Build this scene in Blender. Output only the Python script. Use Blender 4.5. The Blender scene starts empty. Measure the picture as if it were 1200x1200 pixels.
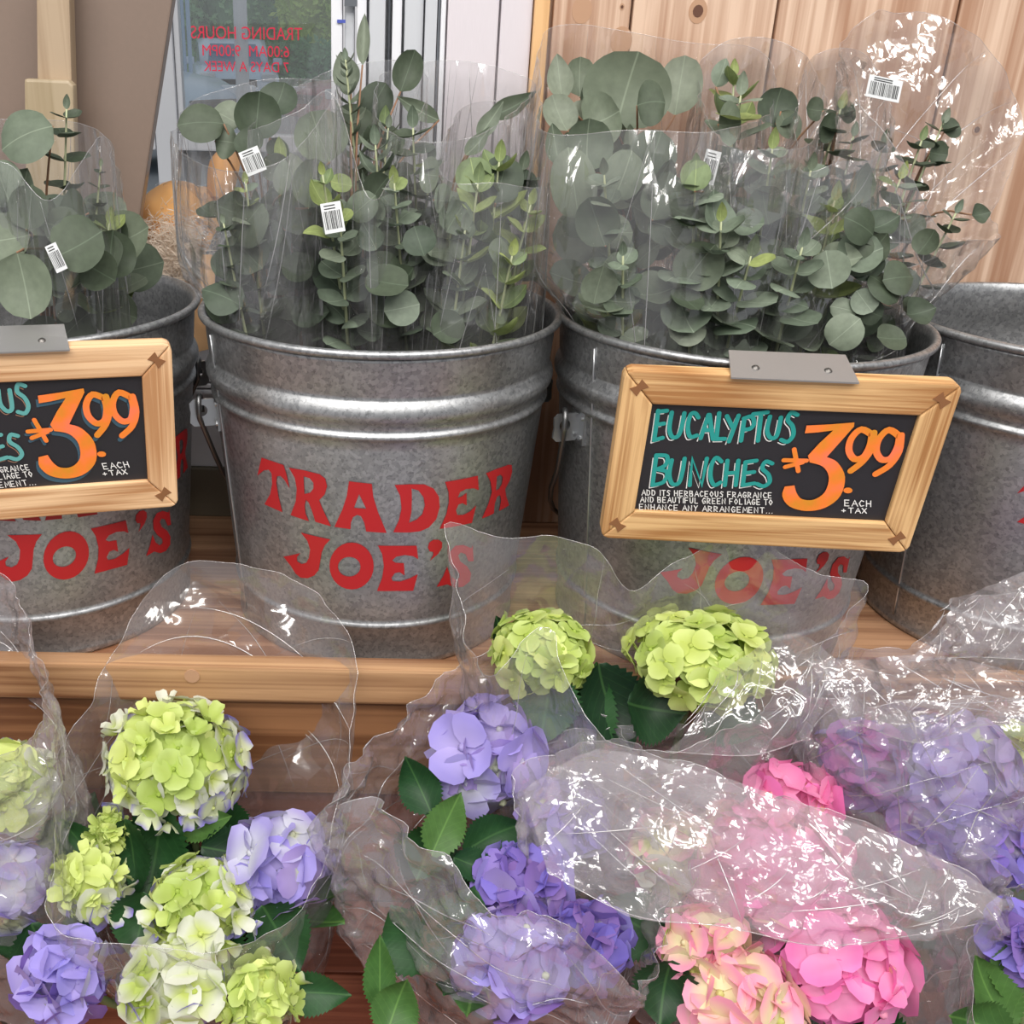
import bpy, bmesh, math, random
from mathutils import Vector, Matrix, noise
from mathutils.geometry import tessellate_polygon
random.seed(7)
S = bpy.context.scene
COL = S.collection
PI = math.pi
# ------------------------------------------------------------------ camera
FPX, PITCH, ROLL, HCAM = 1200.85, 0.4201, 0.0187, 0.4983
CPX, DZ = 447.3, .22                     # principal point of the cropped frame, depth origin
FW = Vector((0, math.cos(PITCH), -math.sin(PITCH)))
_u = Vector((0, math.sin(PITCH), math.cos(PITCH))); _r = Vector((1, 0, 0))
RT = _r*math.cos(ROLL) + _u*math.sin(ROLL)
UP = -_r*math.sin(ROLL) + _u*math.cos(ROLL)
CAM = Vector((-.1156, -.2084, HCAM))
cd = bpy.data.cameras.new('camera'); cam = bpy.data.objects.new('camera', cd); COL.objects.link(cam)
cd.sensor_fit = 'HORIZONTAL'; cd.sensor_width = 36; cd.lens = FPX/1200*36; cd.shift_x = (600-CPX)/1200; cd.clip_start = .01; cd.clip_end = 200
cam.matrix_world = Matrix(((RT.x, UP.x, -FW.x, CAM.x), (RT.y, UP.y, -FW.y, CAM.y), (RT.z, UP.z, -FW.z, CAM.z), (0, 0, 0, 1)))
S.camera = cam
# ------------------------------------------------------------------ light
w = bpy.data.worlds.new('world'); S.world = w; w.use_nodes = True
bg = w.node_tree.nodes['Background']; bg.inputs[0].default_value = (.93, .95, 1, 1); bg.inputs[1].default_value = .44
def lamp(name, loc, target, sx, sy, power, color=(1, 1, 1)):
    l = bpy.data.lights.new(name, 'AREA'); l.shape = 'RECTANGLE'; l.size = sx; l.size_y = sy; l.energy = power; l.color = color
    o = bpy.data.objects.new(name, l); COL.objects.link(o); o.location = loc
    o.rotation_euler = (Vector(target)-Vector(loc)).to_track_quat('-Z', 'Y').to_euler()
    return o
# rows of ceiling tubes of the shop, two metres above the shelf
for i, (x, y, e) in enumerate([(-.95, -.1, 18), (.6, -.1, 18), (-.2, -.95, 24), (1.5, -.95, 20), (-1.8, -.95, 20), (.6, -1.8, 26), (-1.0, -1.8, 26)]):
    lamp('ceiling_light', (x, y, 2.0), (x, y+.35, 0), 1.2, .3, e, (1, .97, .93))
S.view_settings.view_transform = 'Standard'; S.view_settings.look = 'None'; S.view_settings.gamma = 1
S.view_settings.use_curve_mapping = False; S.view_settings.exposure = -0.1
S.cycles.transparent_max_bounces = 96; S.cycles.max_bounces = 10

# ------------------------------------------------------------------ helpers
def P(px, py, zc):                       # point along a pixel's ray at depth zc
    return CAM + (zc+DZ)*(FW + (px-CPX)/FPX*RT - (py-600)/FPX*UP)
def ray(px, py): return FW + (px-CPX)/FPX*RT - (py-600)/FPX*UP
def PY(px, py, y): d = ray(px, py); return CAM + d*((y-CAM.y)/d.y)
def PZ(px, py, z): d = ray(px, py); return CAM + d*((z-HCAM)/d.z)
def V(*a): return Vector(a)
class MB:
    def __init__(s): s.v = []; s.f = []
    def add(s, vs, fs):
        n = len(s.v); s.v += [tuple(v) for v in vs]; s.f += [tuple(i+n for i in f) for f in fs]; return s
    def box(s, a, b):
        (x0, y0, z0), (x1, y1, z1) = a, b
        return s.hexa([(x0,y0,z0),(x1,y0,z0),(x1,y1,z0),(x0,y1,z0),(x0,y0,z1),(x1,y0,z1),(x1,y1,z1),(x0,y1,z1)])
    def hexa(s, v): return s.add(v, [(3,2,1,0),(4,5,6,7),(0,1,5,4),(1,2,6,5),(2,3,7,6),(3,0,4,7)])
    def tube(s, pts, r, n=8, closed=False, cap=True):
        pts = [Vector(p) for p in pts]; m = len(pts); rs = r if isinstance(r, (list, tuple)) else [r]*m
        vs = []; ref = None
        for i, p in enumerate(pts):
            a = pts[(i-1) % m] if closed or i > 0 else p; b = pts[(i+1) % m] if closed or i < m-1 else p
            t = (b-a).normalized()
            if ref is None: ref = t.orthogonal().normalized()
            ref = (ref - t*ref.dot(t)).normalized(); bi = t.cross(ref)
            for k in range(n):
                an = 2*PI*k/n; vs.append(p + rs[i]*(math.cos(an)*ref + math.sin(an)*bi))
        fs = []
        for i in range(m if closed else m-1):
            j = (i+1) % m
            for k in range(n): fs.append((i*n+k, i*n+(k+1) % n, j*n+(k+1) % n, j*n+k))
        if cap and not closed: fs += [tuple(range(n-1, -1, -1)), tuple((m-1)*n+k for k in range(n))]
        return s.add(vs, fs)
    def lathe(s, prof, n=64, closed_prof=False, c=(0, 0, 0)):
        m = len(prof); vs = []
        for r, z in prof:
            for k in range(n): a = 2*PI*k/n; vs.append((c[0]+r*math.cos(a), c[1]+r*math.sin(a), c[2]+z))
        fs = []
        for i in range(m if closed_prof else m-1):
            j = (i+1) % m
            for k in range(n): fs.append((i*n+k, i*n+(k+1) % n, j*n+(k+1) % n, j*n+k))
        return s.add(vs, fs)
    def prism(s, poly, h):               # poly of 3d points, extruded by vector h
        n = len(poly); h = Vector(h)
        return s.add([Vector(p) for p in poly]+[Vector(p)+h for p in poly], [tuple(range(n-1, -1, -1)), tuple(range(n, 2*n))]+[(i, (i+1) % n, n+(i+1) % n, n+i) for i in range(n)])
    def disc(s, c, r, n=10, ax=(1, 0, 0), ay=(0, 0, 1)):
        ax, ay, c = Vector(ax), Vector(ay), Vector(c)
        return s.add([c+r*(math.cos(2*PI*k/n)*ax+math.sin(2*PI*k/n)*ay) for k in range(n)], [tuple(range(n))])
    def mesh(s, name='m', smooth=False, bevel=0, fix=True):
        me = bpy.data.meshes.new(name); me.from_pydata(s.v, [], s.f); me.update()
        if bevel or fix:
            bm = bmesh.new(); bm.from_mesh(me)
            if fix: bmesh.ops.recalc_face_normals(bm, faces=bm.faces)
            if bevel: bmesh.ops.bevel(bm, geom=bm.edges[:], offset=bevel, segments=2, affect='EDGES', profile=.6)
            bm.to_mesh(me); bm.free()
        if smooth: me.polygons.foreach_set('use_smooth', [True]*len(me.polygons))
        return me
def wl(o):                               # world location of an unrotated parent chain
    v = Vector((0, 0, 0))
    while o: v += o.location; o = o.parent
    return v
def obj(name, me, mat=None, parent=None, loc=None, **pr):
    """loc None: mesh in world coordinates; the vertices are moved to the parent's frame through the object location"""
    o = bpy.data.objects.new(name, me); COL.objects.link(o)
    if mat and not me.materials: me.materials.append(mat)
    if parent:
        o.parent = parent
        if loc is None: o.location = -wl(parent)
        else: o.location = loc
    elif loc is not None: o.location = loc
    for k, v in pr.items(): o[k] = v
    return o
def thing(name, label, cat, loc=(0, 0, 0), group=None):
    o = bpy.data.objects.new(name, None); COL.objects.link(o); o.location = loc; o.empty_display_size = .02
    o['label'] = label; o['category'] = cat
    if group: o['group'] = group
    return o
def rebase(me, origin):                  # move mesh data so that origin becomes 0
    me.transform(Matrix.Translation(-Vector(origin))); return me
def top(name, me, mat, label, cat, group=None, **pr):
    o = obj(name, me, mat, label=label, category=cat, **pr)
    if group: o['group'] = group
    return o

# ------------------------------------------------------------------ materials
def mat(name):
    m = bpy.data.materials.new(name); m.use_nodes = True; nt = m.node_tree
    b = nt.nodes['Principled BSDF']
    return m, nt, b
def N(nt, t, **kw):
    n = nt.nodes.new(t)
    for k, v in kw.items(): setattr(n, k, v)
    return n
def ramp(nt, stops):
    r = N(nt, 'ShaderNodeValToRGB'); e = r.color_ramp.elements
    while len(e) < len(stops): e.new(.5)
    for i, (p, c) in enumerate(stops): e[i].position = p; e[i].color = (*c, 1) if len(c) == 3 else c
    return r
def srgb(r, g, b): return tuple(((c/255/12.92) if c/255 <= .04045 else ((c/255+.055)/1.055)**2.4) for c in (r, g, b))
def flat(name, c, rough=.6, metal=0, emit=0, spec=.5):
    m, nt, b = mat(name); b.inputs['Base Color'].default_value = (*c, 1); b.inputs['Roughness'].default_value = rough
    b.inputs['Metallic'].default_value = metal; b.inputs['Specular IOR Level'].default_value = spec
    n = N(nt, 'ShaderNodeTexNoise'); n.inputs['Scale'].default_value = 60; n.inputs['Detail'].default_value = 3
    mx = N(nt, 'ShaderNodeMix', data_type='RGBA', blend_type='MULTIPLY'); mx.inputs[0].default_value = .25
    mx.inputs[6].default_value = (*c, 1); nt.links.new(n.outputs['Fac'], mx.inputs[7])
    if emit: b.inputs['Emission Color'].default_value = (*c, 1); b.inputs['Emission Strength'].default_value = emit
    mx2 = N(nt, 'ShaderNodeMix', data_type='RGBA'); mx2.inputs[0].default_value = .35
    mx2.inputs[6].default_value = (*c, 1); nt.links.new(mx.outputs[2], mx2.inputs[7]); nt.links.new(mx2.outputs[2], b.inputs['Base Color'])
    return m
def wood(name, light, dark, axis=0, scale=1.0, rough=.45, contrast=1.0):
    m, nt, b = mat(name); L = nt.links.new
    tc = N(nt, 'ShaderNodeTexCoord'); oi = N(nt, 'ShaderNodeObjectInfo')
    mp = N(nt, 'ShaderNodeMapping'); sc = [105*scale]*3; sc[axis] = 2.0*scale; mp.inputs['Scale'].default_value = sc
    off = N(nt, 'ShaderNodeVectorMath', operation='SCALE'); comb = N(nt, 'ShaderNodeCombineXYZ')
    for k in range(3): L(oi.outputs['Random'], comb.inputs[k])
    L(comb.outputs[0], off.inputs[0]); off.inputs['Scale'].default_value = 40
    add = N(nt, 'ShaderNodeVectorMath', operation='ADD'); L(tc.outputs['Object'], mp.inputs[0]); L(mp.outputs[0], add.inputs[0]); L(off.outputs[0], add.inputs[1])
    n1 = N(nt, 'ShaderNodeTexNoise'); n1.inputs['Scale'].default_value = 1.0; n1.inputs['Detail'].default_value = 5; n1.inputs['Distortion'].default_value = .8
    L(add.outputs[0], n1.inputs['Vector'])
    mp2 = N(nt, 'ShaderNodeMapping'); s2 = [5.5*scale]*3; s2[axis] = .7*scale; mp2.inputs['Scale'].default_value = s2
    L(tc.outputs['Object'], mp2.inputs[0]); add2 = N(nt, 'ShaderNodeVectorMath', operation='ADD'); L(mp2.outputs[0], add2.inputs[0]); L(off.outputs[0], add2.inputs[1])
    n2 = N(nt, 'ShaderNodeTexNoise'); n2.inputs['Scale'].default_value = 1; n2.inputs['Detail'].default_value = 2; L(add2.outputs[0], n2.inputs['Vector'])
    mul = N(nt, 'ShaderNodeMath', operation='MULTIPLY'); mul.inputs[1].default_value = 13; L(n2.outputs['Fac'], mul.inputs[0])
    fr = N(nt, 'ShaderNodeMath', operation='PINGPONG'); fr.inputs[1].default_value = 1; L(mul.outputs[0], fr.inputs[0])
    mixv = N(nt, 'ShaderNodeMix'); mixv.inputs[0].default_value = .25; L(n1.outputs['Fac'], mixv.inputs[2]); L(fr.outputs[0], mixv.inputs[3])
    mid = tuple((a+c)/2 for a, c in zip(light, dark))
    r = ramp(nt, [(.36, dark if contrast >= 1 else mid), (.5, mid), (.62, light)]); L(mixv.outputs[0], r.inputs[0])
    L(r.outputs[0], b.inputs['Base Color']); b.inputs['Roughness'].default_value = rough
    bp = N(nt, 'ShaderNodeBump'); bp.inputs['Strength'].default_value = .12; bp.inputs['Distance'].default_value = .002
    L(n1.outputs['Fac'], bp.inputs['Height']); L(bp.outputs[0], b.inputs['Normal'])
    return m
def zinc(name='galvanised_zinc', lo=.27, hi=.50):
    m, nt, b = mat(name); L = nt.links.new
    tc = N(nt, 'ShaderNodeTexCoord')
    v = N(nt, 'ShaderNodeTexVoronoi'); v.inputs['Scale'].default_value = 300; L(tc.outputs['Object'], v.inputs['Vector'])
    n = N(nt, 'ShaderNodeTexNoise'); n.inputs['Scale'].default_value = 9; n.inputs['Detail'].default_value = 6; L(tc.outputs['Object'], n.inputs['Vector'])
    n3 = N(nt, 'ShaderNodeTexNoise'); n3.inputs['Scale'].default_value = 420; n3.inputs['Detail'].default_value = 2; L(tc.outputs['Object'], n3.inputs['Vector'])
    sep = N(nt, 'ShaderNodeSeparateColor'); L(v.outputs['Color'], sep.inputs[0])
    mx = N(nt, 'ShaderNodeMix'); mx.inputs[0].default_value = .6; L(sep.outputs[0], mx.inputs[2]); L(n.outputs['Fac'], mx.inputs[3])
    r = ramp(nt, [(.2, (lo, lo*1.02, lo*1.04)), (.75, (hi, hi*1.01, hi*1.02))]); L(mx.outputs[0], r.inputs[0])
    r3 = ramp(nt, [(.34, (.35, .35, .35)), (.43, (1, 1, 1))]); L(n3.outputs['Fac'], r3.inputs[0])
    mm = N(nt, 'ShaderNodeMix', data_type='RGBA', blend_type='MULTIPLY'); mm.inputs[0].default_value = .4; L(r.outputs[0], mm.inputs[6]); L(r3.outputs[0], mm.inputs[7])
    L(mm.outputs[2], b.inputs['Base Color']); b.inputs['Metallic'].default_value = .88
    rr = N(nt, 'ShaderNodeMapRange'); rr.inputs[3].default_value = .30; rr.inputs[4].default_value = .52; L(n.outputs['Fac'], rr.inputs[0]); L(rr.outputs[0], b.inputs['Roughness'])
    bp = N(nt, 'ShaderNodeBump'); bp.inputs['Strength'].default_value = .10; bp.inputs['Distance'].default_value = .001
    L(n.outputs['Fac'], bp.inputs['Height']); L(bp.outputs[0], b.inputs['Normal'])
    return m
def film(name, haze=.07, base=.07, rough=.07, tint=(.97, .97, .97), hz=(.92, .9, .92), bump=.35, bscale=55, stretch=(1, 1, 1)):
    m, nt, b = mat(name); nt.nodes.remove(b); L = nt.links.new; out = nt.nodes['Material Output']
    tc = N(nt, 'ShaderNodeTexCoord')
    mp = N(nt, 'ShaderNodeMapping'); mp.inputs['Scale'].default_value = stretch; L(tc.outputs['Object'], mp.inputs[0])
    v = N(nt, 'ShaderNodeTexVoronoi'); v.inputs['Scale'].default_value = bscale; v.inputs['Detail'].default_value = 1.5; v.inputs['Roughness'].default_value = .6
    nz = N(nt, 'ShaderNodeTexNoise'); nz.inputs['Scale'].default_value = 14; L(mp.outputs[0], nz.inputs['Vector'])
    wm = N(nt, 'ShaderNodeMix', data_type='VECTOR'); wm.inputs[0].default_value = .03; L(mp.outputs[0], wm.inputs[4]); L(nz.outputs['Color'], wm.inputs[5]); L(wm.outputs[1], v.inputs['Vector'])
    bp = N(nt, 'ShaderNodeBump'); bp.inputs['Strength'].default_value = min(1, bump); bp.inputs['Distance'].default_value = 1.0
    def facet(vv, k):
        sb = N(nt, 'ShaderNodeVectorMath', operation='SUBTRACT'); L(wm.outputs[1], sb.inputs[0]); L(vv.outputs['Position'], sb.inputs[1])
        cc = N(nt, 'ShaderNodeVectorMath', operation='SUBTRACT'); L(vv.outputs['Color'], cc.inputs[0]); cc.inputs[1].default_value = (.5, .5, .5)
        dt_ = N(nt, 'ShaderNodeVectorMath', operation='DOT_PRODUCT'); L(sb.outputs[0], dt_.inputs[0]); L(cc.outputs[0], dt_.inputs[1])
        ml = N(nt, 'ShaderNodeMath', operation='MULTIPLY'); ml.inputs[1].default_value = k; L(dt_.outputs['Value'], ml.inputs[0]); return ml
    v.inputs['Detail'].default_value = 0
    v2 = N(nt, 'ShaderNodeTexVoronoi'); v2.inputs['Scale'].default_value = bscale*2.7; L(wm.outputs[1], v2.inputs['Vector'])
    f1, f2 = facet(v, .55), facet(v2, .5); fa = N(nt, 'ShaderNodeMath', operation='ADD'); L(f1.outputs[0], fa.inputs[0]); L(f2.outputs[0], fa.inputs[1]); L(fa.outputs[0], bp.inputs['Height'])
    tr = N(nt, 'ShaderNodeBsdfTransparent'); tr.inputs[0].default_value = (*tint, 1)
    gl = N(nt, 'ShaderNodeBsdfGlossy'); gl.inputs['Roughness'].default_value = rough; L(bp.outputs[0], gl.inputs['Normal'])
    df = N(nt, 'ShaderNodeBsdfDiffuse'); df.inputs[0].default_value = (*hz, 1); tl = N(nt, 'ShaderNodeBsdfTranslucent'); tl.inputs[0].default_value = (*hz, 1)
    dt = N(nt, 'ShaderNodeMixShader'); dt.inputs[0].default_value = .5; L(df.outputs[0], dt.inputs[1]); L(tl.outputs[0], dt.inputs[2])
    lw = N(nt, 'ShaderNodeLayerWeight'); lw.inputs[0].default_value = .5; L(bp.outputs[0], lw.inputs['Normal'])
    pw = N(nt, 'ShaderNodeMath', operation='POWER'); pw.inputs[1].default_value = 4; L(lw.outputs['Facing'], pw.inputs[0])
    mr = N(nt, 'ShaderNodeMath', operation='MULTIPLY_ADD'); mr.inputs[1].default_value = .6; mr.inputs[2].default_value = base; L(pw.outputs[0], mr.inputs[0])
    m1 = N(nt, 'ShaderNodeMixShader'); m1.inputs[0].default_value = haze; L(tr.outputs[0], m1.inputs[1]); L(dt.outputs[0], m1.inputs[2])
    m2 = N(nt, 'ShaderNodeMixShader'); L(mr.outputs[0], m2.inputs[0]); L(m1.outputs[0], m2.inputs[1]); L(gl.outputs[0], m2.inputs[2])
    L(m2.outputs[0], out.inputs['Surface'])
    return m
def leafmat(name, cols, rough=.55, rib=None, transl=.18, ribw=.02):
    m, nt, b = mat(name); L = nt.links.new; out = nt.nodes['Material Output']
    oi = N(nt, 'ShaderNodeObjectInfo'); r = ramp(nt, [(i/(max(1, len(cols)-1)), c) for i, c in enumerate(cols)]); L(oi.outputs['Random'], r.inputs[0])
    tc = N(nt, 'ShaderNodeTexCoord'); n = N(nt, 'ShaderNodeTexNoise'); n.inputs['Scale'].default_value = 6; n.inputs['Detail'].default_value = 4; L(tc.outputs['Object'], n.inputs['Vector'])
    r2 = ramp(nt, [(.3, (.78, .78, .78)), (.7, (1.0, 1.0, 1.0))]); L(n.outputs['Fac'], r2.inputs[0])
    mm = N(nt, 'ShaderNodeMix', data_type='RGBA', blend_type='MULTIPLY'); mm.inputs[0].default_value = 1; L(r.outputs[0], mm.inputs[6]); L(r2.outputs[0], mm.inputs[7])
    col = mm.outputs[2]
    if rib:
        sx = N(nt, 'ShaderNodeSeparateXYZ'); L(tc.outputs['Object'], sx.inputs[0])
        ab = N(nt, 'ShaderNodeMath', operation='ABSOLUTE'); L(sx.outputs[0], ab.inputs[0])
        # side veins: ping-pong of (y - |x|)
        sb = N(nt, 'ShaderNodeMath', operation='SUBTRACT'); L(sx.outputs[1], sb.inputs[0]); L(ab.outputs[0], sb.inputs[1])
        pp = N(nt, 'ShaderNodeMath', operation='PINGPONG'); pp.inputs[1].default_value = .065; L(sb.outputs[0], pp.inputs[0])
        ms = N(nt, 'ShaderNodeMath', operation='MULTIPLY_ADD'); ms.inputs[1].default_value = 1.6; ms.inputs[2].default_value = .012; L(pp.outputs[0], ms.inputs[0])
        mn = N(nt, 'ShaderNodeMath', operation='MINIMUM'); L(ab.outputs[0], mn.inputs[0]); L(ms.outputs[0], mn.inputs[1])
        mr = N(nt, 'ShaderNodeMapRange'); mr.inputs[1].default_value = ribw*.4; mr.inputs[2].default_value = ribw; mr.inputs[3].default_value = .45; mr.inputs[4].default_value = 0; L(mn.outputs[0], mr.inputs[0])
        mx = N(nt, 'ShaderNodeMix', data_type='RGBA'); L(mr.outputs[0], mx.inputs[0]); L(col, mx.inputs[6]); mx.inputs[7].default_value = (*rib, 1); col = mx.outputs[2]
    L(col, b.inputs['Base Color']); b.inputs['Roughness'].default_value = rough; b.inputs['Specular IOR Level'].default_value = .35
    tl = N(nt, 'ShaderNodeBsdfTranslucent'); L(col, tl.inputs[0]); ms = N(nt, 'ShaderNodeMixShader'); ms.inputs[0].default_value = transl
    L(b.outputs[0], ms.inputs[1]); L(tl.outputs[0], ms.inputs[2]); L(ms.outputs[0], out.inputs['Surface'])
    return m
def petalmat(name, inner, outer, eye, var=.12, lo=.35, hi=.95):
    m, nt, b = mat(name); L = nt.links.new; out = nt.nodes['Material Output']
    at = N(nt, 'ShaderNodeAttribute'); at.attribute_name = 'rad'
    oi = N(nt, 'ShaderNodeObjectInfo')
    n = N(nt, 'ShaderNodeTexNoise'); n.inputs['Scale'].default_value = 3; tc = N(nt, 'ShaderNodeTexCoord'); L(tc.outputs['Object'], n.inputs['Vector'])
    ad = N(nt, 'ShaderNodeMath', operation='MULTIPLY_ADD'); ad.inputs[1].default_value = .5; L(oi.outputs['Random'], ad.inputs[0]); L(at.outputs['Fac'], ad.inputs[2])
    ad2 = N(nt, 'ShaderNodeMath', operation='MULTIPLY_ADD'); ad2.inputs[1].default_value = .3; ad2.inputs[2].default_value = -.4; L(n.outputs['Fac'], ad2.inputs[0])
    ad3 = N(nt, 'ShaderNodeMath', operation='ADD'); L(ad.outputs[0], ad3.inputs[0]); L(ad2.outputs[0], ad3.inputs[1])
    r = ramp(nt, [(.0, eye), (.12, inner), (lo, inner), (hi, outer)]); L(ad3.outputs[0], r.inputs[0])
    hs = N(nt, 'ShaderNodeHueSaturation'); mr = N(nt, 'ShaderNodeMapRange'); mr.inputs[3].default_value = 1-var*1.2; mr.inputs[4].default_value = 1+var; L(oi.outputs['Random'], mr.inputs[0]); L(mr.outputs[0], hs.inputs['Value'])
    mh = N(nt, 'ShaderNodeMapRange'); mh.inputs[3].default_value = .5+var*.12; mh.inputs[4].default_value = .5-var*.12; L(oi.outputs['Random'], mh.inputs[0]); L(mh.outputs[0], hs.inputs['Hue'])
    L(r.outputs[0], hs.inputs['Color']); L(hs.outputs[0], b.inputs['Base Color']); b.inputs['Roughness'].default_value = .6; b.inputs['Specular IOR Level'].default_value = .3
    tl = N(nt, 'ShaderNodeBsdfTranslucent'); L(hs.outputs[0], tl.inputs[0]); ms = N(nt, 'ShaderNodeMixShader'); ms.inputs[0].default_value = .3
    L(b.outputs[0], ms.inputs[1]); L(tl.outputs[0], ms.inputs[2]); L(ms.outputs[0], out.inputs['Surface'])
    return m
M = {}
M['pine_wall'] = wood('pine_wall_wood', srgb(214, 184, 160), srgb(166, 126, 100), axis=2, scale=1.0)
M['pine_trim'] = wood('pine_trim_wood', srgb(224, 180, 128), srgb(190, 140, 88), axis=2)
M['shelf'] = wood('shelf_wood', srgb(188, 144, 110), srgb(132, 90, 64), axis=0)
M['lip'] = wood('shelf_edge_wood', srgb(186, 146, 106), srgb(116, 76, 48), axis=0)
M['apron'] = wood('apron_wood', srgb(148, 104, 70), srgb(106, 68, 42), axis=0)
M['apron2'] = wood('reddish_apron_wood', srgb(146, 88, 64), srgb(112, 60, 42), axis=0)
M['lowshelf'] = wood('reddish_shelf_wood', srgb(160, 96, 72), srgb(116, 60, 42), axis=0)
M['oak'] = wood('oak_frame_wood', srgb(222, 180, 126), srgb(166, 116, 68), axis=0, scale=2.6)
M['oak_v'] = wood('oak_frame_upright_wood', srgb(222, 180, 126), srgb(166, 116, 68), axis=2, scale=2.6)
M['oak_pale'] = wood('pale_oak_frame_wood', srgb(234, 194, 150), srgb(184, 134, 90), axis=0, scale=2.6)
M['oak_pale_v'] = wood('pale_oak_upright_wood', srgb(234, 194, 150), srgb(184, 134, 90), axis=2, scale=2.6)
M['walnut'] = flat('walnut_key_wood', srgb(138, 92, 56), .6)
M['knot'] = flat('knot_wood', srgb(182, 142, 112), .6)
M['knot2'] = flat('dark_knot_wood', srgb(96, 60, 42), .6)
M['zinc'] = zinc(); M['zinc_dark'] = flat('steel_wire', (.2, .2, .2), .35, .9)
M['zinc_rim'] = flat('zinc_rim', (.5, .51, .52), .3, .9)
M['red'] = flat('red_decal', srgb(176, 30, 34), .45)
M['board'] = flat('black_chalkboard', srgb(38, 36, 40), .5)
M['plate'] = flat('brushed_steel', (.52, .5, .48), .38, .9)
M['screw'] = flat('dark_screw', (.16, .15, .14), .4, .9)
M['teal'] = flat('teal_chalk_paint', srgb(32, 150, 142), .6)
M['tealpale'] = flat('pale_teal_chalk_paint', srgb(96, 168, 164), .6)
M['chalk'] = flat('white_chalk', srgb(236, 234, 230), .7)
M['shadowblue'] = flat('dark_blue_chalk', srgb(58, 88, 104), .7)
m, nt, b = mat('orange_chalk_paint'); n = N(nt, 'ShaderNodeTexNoise'); n.inputs['Scale'].default_value = 38; n.inputs['Detail'].default_value = 4
tc = N(nt, 'ShaderNodeTexCoord'); nt.links.new(tc.outputs['Object'], n.inputs['Vector'])
r = ramp(nt, [(.32, srgb(214, 140, 30)), (.5, srgb(242, 128, 42)), (.68, srgb(255, 122, 80))]); nt.links.new(n.outputs['Fac'], r.inputs[0]); nt.links.new(r.outputs[0], b.inputs['Base Color']); b.inputs['Roughness'].default_value = .6
M['orange'] = m
M['film_e'] = film('eucalyptus_cellophane', haze=.08, base=.13, rough=.12, bump=1.0, bscale=16, stretch=(2.2, 2.2, .45))
M['film_c'] = film('crinkled_cellophane', haze=.10, base=.17, rough=.12, bump=1.4, bscale=34)
M['film_b'] = film('glinting_cellophane', haze=.09, base=.26, rough=.10, bump=1.0, bscale=13, stretch=(1.5, 1.5, .8))
M['film_h'] = film('hydrangea_cellophane', haze=.21, base=.15, rough=.12, bump=1.5, bscale=24, stretch=(1.5, 1.5, .7), hz=(.95, .88, .92))
M['film_s'] = film('smooth_cellophane', haze=.13, base=.11, rough=.11, bump=.9, bscale=14, hz=(.95, .9, .92))
M['fold'] = film('cellophane_fold_glint', haze=.36, base=.34, rough=.2, bump=0, bscale=20, hz=(.97, .95, .96))  # whitish film for the glints painted along creases and edges
M['euc'] = leafmat('grey_green_eucalyptus_leaf', [srgb(92, 104, 86), srgb(116, 126, 106), srgb(104, 116, 98), srgb(134, 142, 124)], rib=srgb(150, 162, 140), ribw=.014)
M['eucd'] = leafmat('dark_eucalyptus_leaf', [srgb(68, 80, 62), srgb(84, 94, 76), srgb(76, 88, 74)], rib=srgb(112, 128, 106), ribw=.014)
M['eucb'] = leafmat('blue_grey_eucalyptus_leaf', [srgb(106, 120, 102), srgb(130, 142, 124), srgb(96, 110, 92), srgb(144, 154, 134)], rib=srgb(168, 180, 160), ribw=.014)
M['eucy'] = leafmat('young_yellow_green_leaf', [srgb(136, 150, 92), srgb(160, 172, 106), srgb(116, 134, 88), srgb(126, 142, 104)], rib=srgb(190, 204, 130), ribw=.014)
M['hleaf'] = leafmat('dark_hydrangea_leaf', [srgb(30, 66, 34), srgb(40, 80, 40), srgb(26, 54, 32)], rib=srgb(72, 112, 60), rough=.5, transl=.08)
M['hleafl'] = leafmat('green_hydrangea_leaf', [srgb(60, 100, 46), srgb(78, 114, 54), srgb(52, 90, 42)], rib=srgb(110, 150, 74), rough=.5, transl=.12)
M['stem'] = flat('green_stem', srgb(120, 140, 90), .6); M['stemb'] = flat('brown_stem', srgb(140, 104, 78), .6); M['stemw'] = flat('pale_stem', srgb(172, 178, 140), .6)
M['pot'] = flat('dark_plastic_pot', srgb(52, 54, 48), .5); M['soil'] = flat('potting_soil', srgb(48, 36, 28), .9)
M['label'] = flat('white_paper_label', srgb(196, 198, 198), .5); M['ink'] = flat('black_ink', srgb(24, 24, 24), .6)
LIME, WHITEB, VIOL = srgb(206, 224, 96), srgb(232, 238, 214), srgb(146, 132, 214)
M['p_lime'] = petalmat('lime_petal', srgb(186, 202, 104), srgb(204, 218, 136), srgb(178, 198, 86), .1)
M['p_greenwhite'] = petalmat('lime_centred_white_petal', srgb(194, 208, 112), srgb(216, 218, 202), srgb(186, 204, 90), .06, .3, .8)
M['p_whiteviolet'] = petalmat('white_petal_violet_edge', srgb(226, 232, 190), srgb(156, 144, 222), srgb(200, 212, 130), .06, .5, 1.1)
M['p_violet'] = petalmat('violet_blue_petal', srgb(184, 168, 220), srgb(164, 148, 216), srgb(220, 226, 190), .14)
M['p_blueviolet'] = petalmat('pale_blue_petal', srgb(206, 206, 218), srgb(174, 162, 218), srgb(226, 230, 190), .1)
M['p_purple'] = petalmat('purple_petal', srgb(154, 132, 200), srgb(138, 114, 194), srgb(190, 180, 210), .18)
M['p_magenta'] = petalmat('magenta_purple_petal', srgb(178, 112, 182), srgb(158, 104, 184), srgb(200, 150, 200), .14)
M['p_pink'] = petalmat('pink_petal', srgb(244, 162, 204), srgb(240, 134, 190), srgb(246, 176, 176), .1)
M['p_pinkcream'] = petalmat('cream_petal_pink_edge', srgb(234, 224, 180), srgb(242, 166, 188), srgb(206, 206, 120), .08, .45, .95)
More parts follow.
